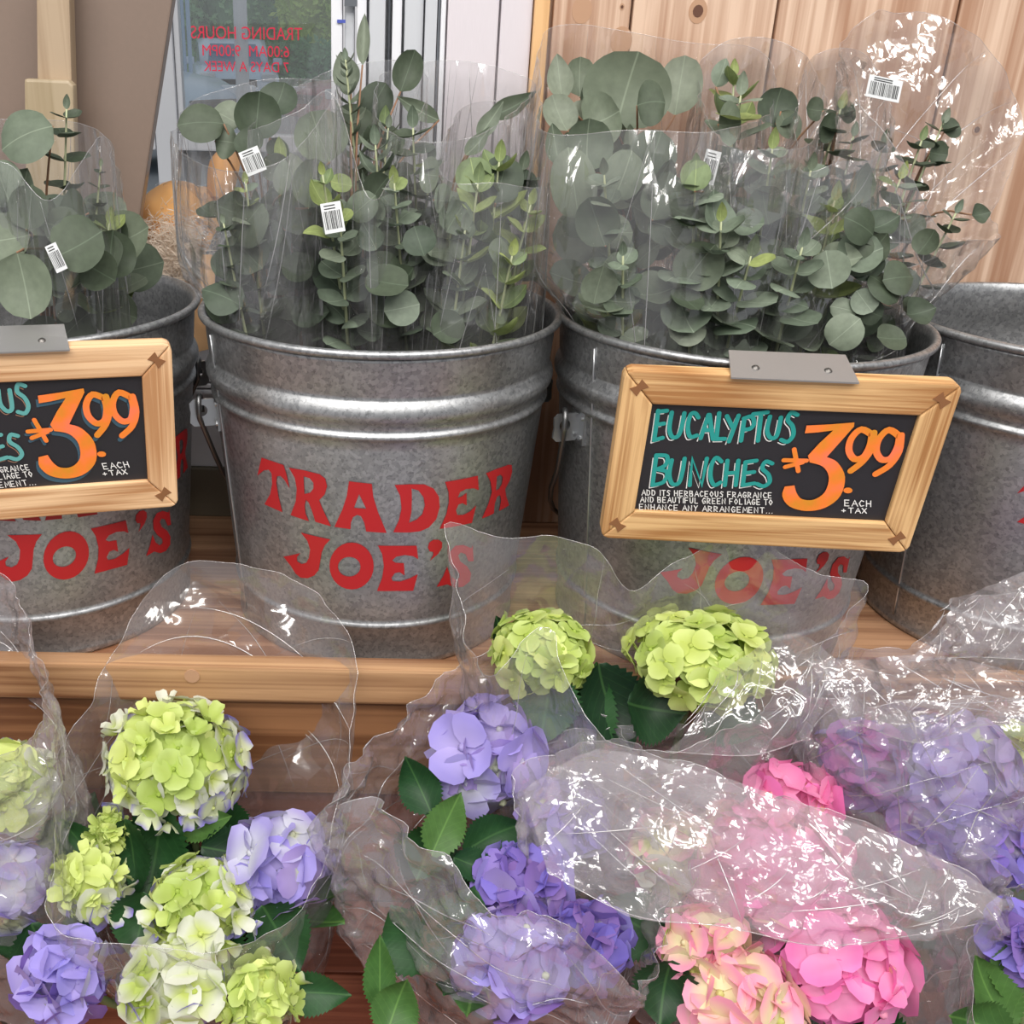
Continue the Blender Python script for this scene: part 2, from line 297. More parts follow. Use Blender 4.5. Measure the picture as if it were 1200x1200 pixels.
M['white'] = flat('white_painted_metal', srgb(226, 226, 230), .4); M['grey'] = flat('grey_aluminium', srgb(196, 198, 202), .4)
M['mauve'] = flat('pale_mauve_panel', srgb(214, 206, 210), .5); M['gasket'] = flat('grey_gasket', srgb(92, 96, 102), .5)
M['bronze'] = flat('olive_bronze_frame', srgb(120, 112, 96), .4)
# ------------------------------------------------------------------ the setting
YW = .885
# upper shelf: planks as parts
sb = obj('floor_shelf', MB().box((-.95, .535, -.03), (.95, .90, -.012)).mesh(), M['apron'], kind='structure', label='wooden display shelf the buckets stand on')
pl = {}
for y0, y1 in ((.5415, .67), (.672, .799), (.801, .90)):
    me = MB().box((-.95, y0, -.012), (.95, y1, 0)).mesh(bevel=.0012); obj('plank', me, M['shelf'], sb)
li = obj('trim_1', MB().box((-.95, .52, -.007), (.95, .5405, .028)).mesh(bevel=.003), M['lip'], kind='structure', label='pine retaining strip along the front edge of the bucket shelf')
for px, py in ((225, 792),):
    d = PY(px, py, .52); obj('wood_plug', MB().prism([d+V(.0065*math.cos(a*PI/6), 0, .0065*math.sin(a*PI/6)) for a in range(12)], (0, -.0008, 0)).mesh(), M['knot'], li)
ap = obj('wall_apron', MB().box((-.95, .545, -.24), (.95, .56, -.031)).mesh(), M['apron'], kind='structure', label='wooden riser below the bucket shelf')
obj('board', MB().box((-.95, .53, -.11), (.95, .545, -.008)).mesh(bevel=.0015), M['apron'], ap)
obj('board', MB().box((-.95, .534, -.24), (.95, .545, -.1115)).mesh(bevel=.0015), M['apron2'], ap)
fl = obj('floor', MB().box((-.95, .02, -.275), (.95, .56, -.252)).mesh(), M['apron2'], kind='structure', label='lower wooden shelf carrying the potted hydrangeas')
for k in range(6):
    y1 = .533-k*.085; obj('plank', MB().box((-.95, y1-.083, -.252), (.95, y1, -.24)).mesh(bevel=.0012), M['lowshelf'], fl)
# wall of vertical pine planks behind the right buckets
xl = PY(640, 60, YW).x
wb = obj('wall_back', MB().box((xl, YW+.012, 0), (1.3, YW+.03, 1.0)).mesh(), M['pine_wall'], kind='structure', label='wall of vertical pine planks behind the right hand buckets')
edges = [xl+.003, PY(742, 0, YW).x, PY(910, 20, YW).x, PY(1122, 20, YW).x, PY(1330, 20, YW).x, 1.3]
for a, c in zip(edges, edges[1:]):
    obj('plank', MB().box((a+.0012, YW, 0), (c-.0012, YW+.0118, 1.0)).mesh(bevel=.002), M['pine_wall'], wb)
for px, py, r, dk in ((818, 13, .011, 1), (682, 12, .012, 0), (728, 48, .013, 0), (729, 8, .003, 1), (1145, 152, .006, 1)):
    c = PY(px, py, YW-.0003); k = obj('knot', MB().prism([c+V(r*.8*math.cos(a*PI/9), 0, r*math.sin(a*PI/9)) for a in range(18)], (0, .001, 0)).mesh(), M['knot'], wb)
    if dk: c = c-V(0, .0003, 0); obj('knot_heart', MB().prism([c+V(r*.45*math.cos(a*PI/6), 0, r*.5*math.sin(a*PI/6)) for a in range(12)], (0, .0006, 0)).mesh(), M['knot2'], k)
x0 = PY(622, 60, YW).x
obj('trim_2', MB().box((x0, YW-.006, 0), (xl, YW+.03, 1.0)).mesh(bevel=.002), M['pine_trim'], kind='structure', label='pale pine corner trim at the left edge of the plank wall')
# white panels and aluminium posts left of it
def post(name, pa, pb, y0, y1, m, z0=0., z1=1.0, parent=None, ref=60, **pr):
    a, c = PY(pa, ref, y0).x, PY(pb, ref, y0).x
    return obj(name, MB().box((a, y0, z0), (c-.0008, y1, z1)).mesh(bevel=.0015), m, parent, **pr)
wp = post('wall_panel', 515, 622, YW+.01, YW+.03, M['mauve'], kind='structure', label='pale mauve painted wall panels beside the window frame')
post('panel', 523, 583, YW, YW+.0095, M['mauve'], parent=wp); post('panel', 584.5, 622, YW, YW+.0095, M['mauve'], parent=wp)
wf = post('window_1', 428, 515, YW+.025, YW+.06, M['grey'], kind='structure', label='aluminium window frame of stepped grey and white uprights')
for pa, pb, dy, mm in ((388, 402, 0, 'white'), (404, 416, .006, 'grey'), (418, 430, -.004, 'white'), (432, 452, .0, 'grey'), (454, 458, .01, 'gasket'), (459, 471, .0, 'white'), (473, 496, .004, 'grey'), (497, 512, -.003, 'grey'), (512.5, 514.5, -.001, 'gasket'), (515, 522, -.002, 'white')):
    post('mullion', pa, pb, YW+dy, YW+.024, M[mm], parent=wf, z0=.165)
wlx = -1.5
sl = obj('window_2', MB().box((wlx, YW+.004, .061), (x0, YW+.05, .15)).mesh(bevel=.002), M['white'], kind='structure', label='white lower window frame with ribbed sill behind the left buckets')
for k in range(3): obj('sill_rib', MB().box((wlx, YW-.004, .1505+k*.0072), (x0, YW+.03, .1555+k*.0072)).mesh(bevel=.001), M['white'], sl)
obj('lower_rail', MB().box((wlx, YW, 0), (x0, YW+.05, .0605)).mesh(bevel=.002), M['bronze'], sl)
# ledge behind the window frame, for the dried bouquet
obj('floor_ledge', MB().box((-1.6, YW+.052, .13), (-.05, 1.75, .165)).mesh(bevel=.004), M['gasket'], kind='structure', label='dark ledge behind the window frame')
# brown leaning panel with a timber post
root = thing('leaning_panel', 'tall plain brown panel standing behind the far left bucket', 'panel', PY(80, 330, .965))
q = [PY(-140, 300, .965), PY(138, 420, .965), PY(208, -40, .965), PY(-140, -40, .965)]; q[0].z = q[1].z = .165
obj('sheet', MB().prism(q, (0, .02, 0)).mesh(bevel=.002), flat('brown_gloss_sheet', srgb(134, 116, 104), .3), root)
root = thing('timber_post', 'pale tan timber post with a thicker block, before the brown panel', 'post', PY(50, 330, .925))
q = [PY(22, 220, .93), PY(72, 220, .93), PY(80, -40, .93), PY(42, -40, .93)]; q[0].z = q[1].z = .166
obj('upright', MB().prism(q, (0, .02, 0)).mesh(bevel=.002), wood('tan_post', srgb(176, 154, 128), srgb(154, 130, 104), axis=2), root)
q = [PY(16, 300, .915), PY(78, 300, .915), PY(86, 100, .915), PY(80, 94, .915), PY(28, 92, .915)]; q[0].z = q[1].z = .166
obj('block', MB().prism(q, (0, .015, 0)).mesh(bevel=.003), wood('tan_block', srgb(172, 154, 126), srgb(156, 138, 108), axis=2), root)
# ------------------------------------------------------------------ door and street
YD = 2.0
gx0, gx1 = PY(203, 70, YD).x, PY(392, 70, YD).x; sx0 = PY(176, 70, YD).x
zr0, zr1 = PY(190, 176, YD).z, PY(190, 156, YD).z
dr = obj('door_1', MB().box((sx0, YD, -.65), (gx0, YD+.05, 1.5)).mesh(bevel=.004), M['grey'], kind='structure', label='glazed shop door with white frame and red opening hours')
obj('mid_rail', MB().box((gx0, YD, zr0), (gx1, YD+.05, zr1)).mesh(bevel=.004), M['grey'], dr)
obj('mid_rail', MB().box((sx0-.3, YD, zr0), (sx0-.001, YD+.05, zr1)).mesh(bevel=.004), M['grey'], dr)
obj('stile', MB().box((gx1+.001, YD, -.65), (gx1+.09, YD+.05, 1.5)).mesh(bevel=.004), M['white'], dr)
obj('glazing_bead', MB().box((gx0+.001, YD+.012, zr1+.001), (gx0+.012, YD+.04, 1.5)).mesh(bevel=.002), M['grey'], dr)
m, nt, b = mat('door_glass'); nt.nodes.remove(b); tr = N(nt, 'ShaderNodeBsdfTransparent'); tr.inputs[0].default_value = (.93, .96, .97, 1)
gl = N(nt, 'ShaderNodeBsdfGlossy'); gl.inputs['Roughness'].default_value = .02; ms = N(nt, 'ShaderNodeMixShader'); ms.inputs[0].default_value = .06
nt.links.new(tr.outputs[0], ms.inputs[1]); nt.links.new(gl.outputs[0], ms.inputs[2]); df = N(nt, 'ShaderNodeBsdfDiffuse'); df.inputs[0].default_value = (.9, .92, .95, 1); m3 = N(nt, 'ShaderNodeMixShader'); m3.inputs[0].default_value = .07  # white diffuse mixed into the glass imitates veiling glare
nt.links.new(ms.outputs[0], m3.inputs[1]); nt.links.new(df.outputs[0], m3.inputs[2]); nt.links.new(m3.outputs[0], nt.nodes['Material Output'].inputs[0]); M['glass'] = m
obj('pane', MB().box((gx0+.012, YD+.022, zr1), (gx1, YD+.028, 1.5)).mesh(), M['glass'], dr)
obj('pane', MB().box((gx0+.012, YD+.022, -.6), (gx1, YD+.028, zr0)).mesh(), M['glass'], dr)
def text_mesh(s, size, off=0):
    c = bpy.data.curves.new('t', 'FONT'); c.body = s; c.size = size; c.align_x = 'CENTER'; c.offset = off*size
    o = bpy.data.objects.new('t', c); COL.objects.link(o); dg = bpy.context.evaluated_depsgraph_get(); dg.update()
    me = bpy.data.meshes.new_from_object(o.evaluated_get(dg)); bpy.data.objects.remove(o); return me
M['doorred'] = flat('red_vinyl_letters', srgb(232, 44, 78), .5)
for s, px, py, hpx, wpx in (('TRADING HOURS', 289, 46, 15, 131), ('6:00AM  9:00PM', 288, 66, 13, 102), ('7 DAYS A WEEK', 289, 84, 12, 100)):
    c = PY(px, py, YD+.015); me = text_mesh(s, 1.0)
    xs = [v.co.x for v in me.vertices]; ys = [v.co.y for v in me.vertices]
    W = (PY(px+wpx/2, py, YD).x-PY(px-wpx/2, py, YD).x); Hh = PY(px, py-hpx, YD).z-PY(px, py, YD).z
    me.transform(Matrix.Diagonal((-W/(max(xs)-min(xs)), Hh/(max(ys)-min(ys)), 1, 1))); me.transform(Matrix.Rotation(PI/2, 4, 'X')); me.transform(Matrix.Translation(c))
    obj('lettering', me, M['doorred'], dr)
st = PY(400, 25, YW-.001)
obj('sticker', MB().box((st.x-.004, st.y-.0006, st.z-.0015), (st.x+.004, st.y, st.z+.0015)).mesh(), flat('blue_sticker', srgb(70, 84, 170), .5), wf)
st = PY(411, 2, YW-.001)
obj('closer_box', MB().box((st.x-.006, st.y-.003, st.z-.004), (st.x+.006, st.y, st.z+.02)).mesh(), M['gasket'], wf)
# street: sloping car park, hedge, cars, poles
def gz(y): return -.7
obj('ground_street', MB().add([(-30, 2.3, gz(2.3)), (20, 2.3, gz(2.3)), (20, 60, gz(60)), (-30, 60, gz(60))], [(0, 1, 2, 3)]).mesh(), flat('asphalt', srgb(150, 156, 160), .8), kind='structure', label='pale asphalt car park outside the door')
def blob_hedge(name, label, c, rx, ry, rz, seed, cols, nleaf=2500):
    root = thing(name, label, name, (c[0], c[1], gz(c[1])))
    bm = bmesh.new(); bmesh.ops.create_icosphere(bm, subdivisions=4, radius=1)
    for v in bm.verts:
        p = v.co.copy(); d = 1+.25*noise.noise(p*2.2+V(seed, 0, 0))+.12*noise.noise(p*6+V(0, seed, 0)); v.co = Vector((p.x*rx*d, p.y*ry*d, p.z*rz*d))
    me = bpy.data.meshes.new('h'); bm.to_mesh(me); bm.free(); me.transform(Matrix.Translation(Vector(c)))
    obj('crown', me, leafmat(name+'_mass', cols, .9, transl=.1), root)
    mb = MB(); rnd = random.Random(seed)
    for i in range(nleaf):
        a = rnd.uniform(PI, 2*PI); zz = rnd.uniform(-1, 1); q = math.sqrt(1-zz*zz); n = V(q*math.cos(a), q*math.sin(a), zz)
        d = 1+.25*noise.noise(n*2.2+V(seed, 0, 0))+rnd.uniform(0, .1); p = V(c[0]+n.x*rx*d, c[1]+n.y*ry*d, c[2]+n.z*rz*d)
        t = V(rnd.uniform(-1, 1), rnd.uniform(-1, .3), rnd.uniform(-1, 1)).normalized(); s = t.orthogonal().normalized(); L_ = rnd.uniform(.12, .3)
        mb.add([p, p+t*L_*.5+s*L_*.3, p+t*L_, p+t*L_*.5-s*L_*.3], [(0, 1, 2, 3)])
    obj('foliage', mb.mesh(fix=False), leafmat(name+'_leaves', [tuple(x*1.5 for x in cc) for cc in cols], .8, transl=.3), root, kind='stuff')
    obj('trunk', MB().tube([(c[0], c[1], gz(c[1])), (c[0], c[1], c[2])], [.25, .12], 8).mesh(), M['stemb'], root)
greens = [srgb(140, 184, 140), srgb(176, 210, 160)]  # foliage colours here and below brightened to stand in for outdoor daylight
blob_hedge('tree', 'dark green tree beyond the car park, left of the white column', (-7.9, 33, 2.2), 2.0, 1.4, 3.2, 3, greens)
blob_hedge('tree', 'green tree beyond the car park, behind the red letters', (-4.5, 35, 2.2), 2.0, 1.4, 3.3, 8, [srgb(148, 190, 150), srgb(182, 216, 166)])
blob_hedge('tree', 'yellow green flowering tree at the right of the door glass', (-1.7, 33, 2.4), 1.7, 1.4, 3.1, 13, [srgb(166, 200, 126), srgb(226, 230, 130)])
blob_hedge('shrub', 'low dark hedge at the far kerb of the car park', (-3.4, 30.5, -.1), 2.4, .6, .9, 21, [srgb(120, 164, 120), srgb(146, 186, 132)])
def car(name, label, loc, rz, body, L_=4.3, W=1.75, Hh=1.48):
    root = bpy.data.objects.new(name, None); COL.objects.link(root); root.location = loc; root.rotation_euler[2] = rz; root['label'] = label; root['category'] = 'car'
    paint = flat(name+'_'+label.split()[0]+'_paint', body, .25, .2)
    dark = M.setdefault('carglass', flat('car_window_glass', srgb(96, 128, 160), .08)); tyre = M.setdefault('tyre', flat('tyre_rubber', srgb(30, 30, 32), .8))
    def loft(prof, wd, in_):
        bm = bmesh.new(); rows = []
        for yy, k in ((-wd/2, in_), (-wd/2*.82, 1), (0, 1.01), (wd/2*.82, 1), (wd/2, in_)):
            cx = sum(p[0] for p in prof)/len(prof); cz = sum(p[1] for p in prof)/len(prof)
            rows.append([bm.verts.new((cx+(x-cx)*k, yy, cz+(z-cz)*k)) for x, z in prof])
        for a, c in zip(rows, rows[1:]):
            for i in range(len(prof)): bm.faces.new((a[i], a[(i+1) % len(prof)], c[(i+1) % len(prof)], c[i]))
        bm.faces.new(rows[0][::-1]); bm.faces.new(rows[-1]); bmesh.ops.recalc_face_normals(bm, faces=bm.faces)
        me = bpy.data.meshes.new('c'); bm.to_mesh(me); bm.free(); me.polygons.foreach_set('use_smooth', [True]*len(me.polygons)); return me
    h = Hh/1.48; l = L_/4.3
    bp = [(-2.1, .35), (-2.15, .7), (-2.0, .92), (-1.2, .96), (.95, .93), (1.7, .84), (2.05, .7), (2.15, .5), (2.1, .3), (1, .25), (-1, .25)]
    obj('body', loft([(x*l, z*h) for x, z in bp], W, .93), paint, root, loc=(0, 0, 0))
    cp = [(-1.9, .92), (-1.45, 1.38), (-.8, 1.48), (.1, 1.46), (.55, 1.3), (1.15, .9)]
    obj('cabin', loft([(x*l, z*h) for x, z in cp], W*.86, .9), paint, root, loc=(0, 0, 0))
    for sgn in (-1, 1):
        for q in ([(-1.35, .98), (-1.15, 1.32), (-.55, 1.38), (-.5, .98)], [(-.42, .98), (-.45, 1.38), (.05, 1.38), (.4, 1.24), (.75, .98)]):
            y = sgn*(W*.43+.004); obj('side_window', MB().prism([(x*l, y, z*h) for x, z in q], (0, sgn*.006, 0)).mesh(), dark, root, loc=(0, 0, 0))
        obj('mirror', MB().box((.62*l, sgn*W*.5, .93*h), (.78*l, sgn*(W*.5+.2), 1.08*h)).mesh(bevel=.03), paint, root, loc=(0, 0, 0))
        obj('headlight', MB().box((1.86*l, sgn*W*.28, .62*h), (2.13*l, sgn*W*.465, .78*h)).mesh(bevel=.03), M.setdefault('lampglass', flat('headlight_glass', srgb(236, 240, 246), .1)), root, loc=(0, 0, 0))
        for x in (-1.3, 1.35):
            mb = MB(); mb.tube([(x*l, sgn*(W*.5-.2), .32), (x*l, sgn*(W*.5+.01), .32)], .32, 20); wo = obj('wheel', mb.mesh(), tyre, root, loc=(0, 0, 0))
            mb = MB(); mb.tube([(x*l, sgn*(W*.5+.012), .32), (x*l, sgn*(W*.5+.02), .32)], .2, 14); obj('hubcap', mb.mesh(), M['grey'], wo, loc=(0, 0, 0))
    y = W*.34
    obj('windscreen', MB().hexa([(1.12*l, -y, .95*h), (1.14*l, -y, .95*h), (1.14*l, y, .95*h), (1.12*l, y, .95*h), (.5*l, -y*.85, 1.345*h), (.52*l, -y*.85, 1.355*h), (.52*l, y*.85, 1.355*h), (.5*l, y*.85, 1.345*h)]).mesh(), dark, root, loc=(0, 0, 0))
    obj('grille', MB().box((2.08*l, -W*.22, .5*h), (2.16*l, W*.22, .66*h)).mesh(bevel=.02), tyre, root, loc=(0, 0, 0))
    obj('bumper', MB().box((2.05*l, -W*.44, .3*h), (2.2*l, W*.44, .45*h)).mesh(bevel=.04), paint, root, loc=(0, 0, 0))
    return root
car('car', 'pale blue car nose at the left edge of the door glass', (-4.0, 12.6, gz(12)), -.45, srgb(190, 212, 232), 4.5, 1.8, 1.62)  # car paints lightened, daylight put into their colour
car('car', 'light blue car parked facing the door, behind the red letters', (-3.75, 25.5, gz(21)), -PI/2+.2, srgb(206, 226, 246))
car('car', 'dark red car at the right of the door glass', (.35, 18, gz(15.5)), PI+.6, srgb(168, 48, 70), 4.2, 1.7, 1.35)
car('car', 'cream car behind the red car', (.75, 23.5, gz(20.4)), PI+.15, srgb(238, 226, 210), 4.2, 1.75, 1.7)
def pole(name, label, pa, pb, y, m, h):
    a, c = PY(pa, 60, y).x, PY(pb, 60, y).x; rr = (c-a)/2
    mb = MB(); mb.lathe([(rr*1.6, 0), (rr*1.6, .1), (rr, .14), (rr, h-.08), (rr*1.15, h-.06), (rr*1.15, h-.02), (rr*.6, h)], 14)
    o = top(name, mb.mesh(smooth=False), m, label, 'post'); o.location = ((a+c)/2, y, gz(y))
pole('street_post', 'pale blue post, left one of two by the car', 214, 218, 13, flat('pale_blue_post', srgb(160, 190, 220), .5), 2.9)
pole('street_post', 'pale blue post, right one of two by the car', 220, 225, 13, bpy.data.materials['pale_blue_post'], 2.9)
pole('street_column', 'thick white column standing beyond the red lettering', 275, 291, 11, M['white'], 4.0)
# ------------------------------------------------------------------ buckets
RB, RT_, HB = .1327, .16, .2939
def rad(z): return RB+(RT_*.975-RB)*z/HB
BK = {1: (-.4436, .699), 2: (-.1202, .7013), 3: (.1957, .6889), 4: (.5109, .6999)}
prof = [(0, .006), (RB-.012, .006), (RB-.004, .001), (RB+.0005, 0), (RB+.0025, .003), (RB+.002, .007), (rad(.009), .010)]
def bead(z, h, d, n=6): return [(rad(z+h*(i/n-.5))+d*math.cos(PI*(i/n-.5)), z+h*(i/n-.5)) for i in range(n+1)]
prof += bead(.0432, .008, .0022) + [(rad(.05), .05), (rad(.13), .13), (rad(.21), .21)] + bead(.2225, .008, .0028)
prof += [(rad(.2275), .2278)] + bead(.2415, .022, .0048, 10) + [(rad(.254)-.001, .2545), (rad(.257), .257), (rad(.284), .284)]
prof += [(rad(.288)+.0012, .2882)] + [(RT_-.0025+.0035*math.cos(a), .2912+.0035*math.sin(a)) for a in [(-110+i*32)*PI/180 for i in range(9)]]
prof += [(rad(.284)-.0016, .285), (rad(.257)-.0016, .257), (rad(.2415)+.003, .2415), (rad(.226)-.0016, .226), (rad(.13)-.0016, .13), (rad(.01)-.0016, .01), (0, .0075)]
bucket_me = MB().lathe(prof, 96).mesh('bucket_body', smooth=True)
def on_cone(i, px, py, c=None):          # pixel -> (theta, z) on bucket i
    cx, cy = BK[i]; d = ray(px, py); t = .65
    for _ in range(60):
        p = CAM+d*t; rr = math.hypot(p.x-cx, p.y-cy)-rad(p.z); t += rr*.7
    p = CAM+d*t
    return math.atan2(p.y-cy, p.x-cx), p.z
def c6(x, y): return 290+x/3.636, 520+y/3.636
def ell(cx, cy, rx, ry, n=28): return [(cx+rx*math.cos(2*PI*k/n), cy+ry*math.sin(2*PI*k/n)) for k in range(n)]
def smooth_poly(pts, k=2):               # light corner-cutting that keeps sharp corners
    return pts
LET = [
 ([(62,58),(108,74),(155,90),(168,130),(181,190),(160,154),(142,136),(127,138),(124,165),(134,225),(150,291),(112,274),(74,257),(98,215),(107,170),(104,125),(92,110),(72,112),(44,136),(52,100)], None),
 ([(178,101),(245,113),(308,129),(332,148),(340,180),(330,215),(306,240),(322,280),(357,351),(322,341),(290,331),(276,285),(262,250),(250,238),(245,262),(248,295),(263,329),(224,317),(185,303),(207,245),(211,190),(203,145)], [(240,138),(266,146),(282,166),(282,190),(268,208),(244,213)]),
 ([(433,159),(482,165),(530,170),(536,225),(556,290),(593,379),(550,376),(506,373),(498,335),(484,308),(468,302),(450,312),(441,335),(439,363),(405,358),(371,353),(405,280),(424,220)], [(476,214),(506,276),(454,272)]),
 ([(627,175),(690,172),(752,172),(792,190),(815,225),(818,270),(804,320),(772,356),(735,372),(690,377),(621,376),(645,325),(656,275),(650,220)], [(699,190),(728,198),(750,228),(755,262),(744,300),(720,322),(688,336),(698,290),(700,235)]),
 ([(841,162),(912,150),(980,135),(984,197),(962,189),(930,192),(905,205),(894,230),(912,224),(932,208),(933,262),(915,252),(898,258),(887,283),(893,303),(920,302),(946,288),(973,262),(955,336),(890,350),(818,362),(846,300),(857,250),(856,205)], None),
 ([(1015,125),(1062,106),(1110,89),(1124,90),(1126,118),(1116,155),(1096,192),(1100,222),(1113,262),(1092,274),(1070,286),(1079,240),(1074,218),(1062,225),(1052,255),(1048,296),(1023,308),(997,318),(1025,255),(1040,205),(1034,160)], [(1061,139),(1076,131),(1086,142),(1083,168),(1070,192),(1057,199)]),
 ([(228,377),(290,393),(354,407),(330,432),(317,462),(310,505),(304,538),(286,560),(258,572),(228,570),(206,552),(186,520),(155,480),(190,474),(226,465),(212,483),(213,500),(232,512),(252,506),(263,485),(268,450),(256,412)], None),
 (ell(444, 520, 94, 100), ell(434, 523, 48, 42)),
 ([(556,433),(640,434),(720,433),(727,491),(705,478),(670,473),(634,480),(616,496),(630,506),(666,508),(669,560),(648,546),(628,550),(613,570),(618,584),(650,586),(690,573),(725,555),(706,625),(630,626),(552,626),(574,570),(581,520),(574,470)], None),
 ([(768,442),(774,420),(792,408),(814,408),(829,420),(828,442),(812,468),(776,498),(790,475),(791,460),(776,458)], None),
 ([(940,500),(928,470),(908,462),(896,475),(905,500),(935,522),(952,552),(946,585),(918,608),(884,612),(850,598),(805,609),(832,565),(850,522),(862,560),(884,578),(902,570),(902,552),(876,530),(858,500),(860,462),(884,434),(918,430),(952,444),(958,430),(962,500)], None)]
def decal(polys, cuts=.02):
    """polys in (theta,z) -> thin mesh on the cone surface"""
    bm = bmesh.new()
    for outer, hole in polys:
        loops = [[Vector((a, z, 0)) for a, z in outer]] + ([[Vector((a, z, 0)) for a, z in hole]] if hole else [])
        vs = [bm.verts.new(p) for l in loops for p in l]
        for tri in tessellate_polygon(loops):
            try: bm.faces.new([vs[i] for i in tri])
            except ValueError: pass
    a0 = min(v.co.x for v in bm.verts); a1 = max(v.co.x for v in bm.verts); x = a0+cuts
    while x < a1:
        bmesh.ops.bisect_plane(bm, geom=bm.verts[:]+bm.edges[:]+bm.faces[:], plane_co=(x, 0, 0), plane_no=(1, 0, 0)); x += cuts
    for v in bm.verts:
        a, z = v.co.x, v.co.y; r_ = rad(z)+.0005; v.co = Vector((r_*math.cos(a), r_*math.sin(a), z))
    for f in bm.faces:
        f.normal_update(); c = f.calc_center_median()
        if f.normal.dot(V(c.x, c.y, 0)) < 0: f.normal_flip()
    me = bpy.data.meshes.new('decal'); bm.to_mesh(me); bm.free(); return me
ltp = [([on_cone(2, *c6(x, y)) for x, y in o], [on_cone(2, *c6(x, y)) for x, y in h] if h else None) for o, h in LET]
letter_me = [decal([p]) for p in ltp]
th0 = on_cone(2, *c6(444, 520))[0]
def ring_tab():                          # ear: tab with a hole, in local frame x outward, z up, thin in y
    n = 20; vs = []; fs = []
    for y in (-.0011, .0011):
        for k in range(n):
            a = 2*PI*k/n; ca, sa = math.cos(a), math.sin(a); s = 1/max(abs(ca), abs(sa))
            vs.append((.012+min(1, .93*s)*.0125*ca*(s if s < 1.25 else 1.25), y, min(1.25, s)*.0125*sa)); vs.append((.014+.0052*ca, y, .002+.0052*sa))
    for k in range(n):
        j = (k+1) % n
        fs += [(2*k, 2*j, 2*j+1, 2*k+1), (2*n+2*k, 2*n+2*k+1, 2*n+2*j+1, 2*n+2*j), (2*k, 2*n+2*k, 2*n+2*j, 2*j), (2*k+1, 2*j+1, 2*n+2*j+1, 2*n+2*k+1)]
    mb = MB(); mb.add(vs, fs); mb.box((-.0015, -.011, -.015), (.0012, .011, .015)); 
    for z in (-.009, .009): mb.tube([(.001, .0065, z), (.0028, .0065, z)], .0024, 8)
    return mb.mesh(bevel=0)
tab_me = ring_tab()
def bucket(i, label, dth, ear_a, txt=True):
    root = thing('metal_bucket', label, 'bucket', (*BK[i], 0), group='galvanised buckets on the shelf')
    obj('body', bucket_me, M['zinc'], root, loc=(0, 0, 0))
    if txt:
        for me in letter_me:
            o = obj('letter', me, M['red'], root, loc=(0, 0, 0)); o.rotation_euler[2] = dth
    ez = .205
    for a in (ear_a, ear_a+PI):
        r_ = rad(ez)
        o = obj('ear', tab_me, M['zinc_rim'], root, loc=(r_*math.cos(a), r_*math.sin(a), ez)); o.rotation_euler[2] = a
    # wire bail hanging at the back
    pts = []; re = rad(ez)+.014
    e0, e1 = V(re*math.cos(ear_a), re*math.sin(ear_a), ez), V(re*math.cos(ear_a+PI), re*math.sin(ear_a+PI), ez)
    up = V(0, 0, 1); bk = V(0, 1, 0)
    def hook(e, s):
        t = V(-e.y, e.x, 0).normalized()*s
        return [e+t*(.008*math.cos(k))+up*(.002+.009+.009*math.sin(k)) for k in [-1.57+q*.5 for q in range(-1, 8)]][::-1]
    sgn = 1 if e0.x < 0 else -1
    def loop(e):
        o = V(e.x, e.y, 0).normalized(); tt = V(0, 1, 0)
        L_ = []
        for k in range(9):
            a = PI*1.35*k/8-.6
            L_.append(e+tt*(.0075*math.cos(a)*-1)+up*(.004+.012*math.sin(a))+o*.001)
        return L_[::-1]
    A = loop(e0); B = loop(e1)[::-1]
    mid = []
    for k in range(1, 18):
        u = k/18; a = ear_a+(-PI if math.sin(ear_a-PI/2) > 2 else 0)
        ang = (math.atan2(e0.y, e0.x) % (2*PI)); ang1 = (math.atan2(e1.y, e1.x) % (2*PI))
        if abs(ang1-ang) > PI+.01: ang1 += 2*PI if ang1 < ang else -2*PI
        # go round the back (angle pi/2)
        lo, hi = (ang, ang1)
        if not min(lo, hi) <= PI/2 <= max(lo, hi): hi = lo-(2*PI-(hi-lo)) if hi > lo else lo+(2*PI-(lo-hi))
        an = lo+(hi-lo)*u; z = ez-.012-.16*math.sin(PI*u)**.8; rr = rad(max(.01, z))+.008
        mid.append(V(rr*math.cos(an), rr*math.sin(an), z))
    obj('bail_handle', MB().tube(A+mid+B, .0024, 8).mesh(smooth=True), M['zinc_dark'], root, loc=(0, 0, 0))
    # folded vertical seam beside the ear
    sa = ear_a+.14
    mb = MB(); mb.tube([(( rad(z)+.0005)*math.cos(sa), (rad(z)+.0005)*math.sin(sa), z) for z in [.012+.02*k for k in range(10)]+[.2285, .2415, .254, .28]], .0011, 6)
    obj('seam', mb.mesh(smooth=True), M['zinc_rim'], root, loc=(0, 0, 0))
    return root
def dth_for(i, px, py, ref=None): return on_cone(i, px, py)[0]-(ref if ref is not None else th0)
refT = ltp[0][0][-2][0]
bucket(1, 'galvanised bucket cut off by the left edge of the photo', dth_for(1, 78, 648), PI+.5)
bucket(2, 'galvanised bucket whose two rows of red lettering stand uncovered', 0, PI+.27)
bucket(3, 'galvanised bucket behind the hanging sign at right', dth_for(3, 867, 679), PI+.33)
bucket(4, 'galvanised empty bucket cut off by the right edge of the photo', dth_for(4, 1190, 585, refT), PI+.15)
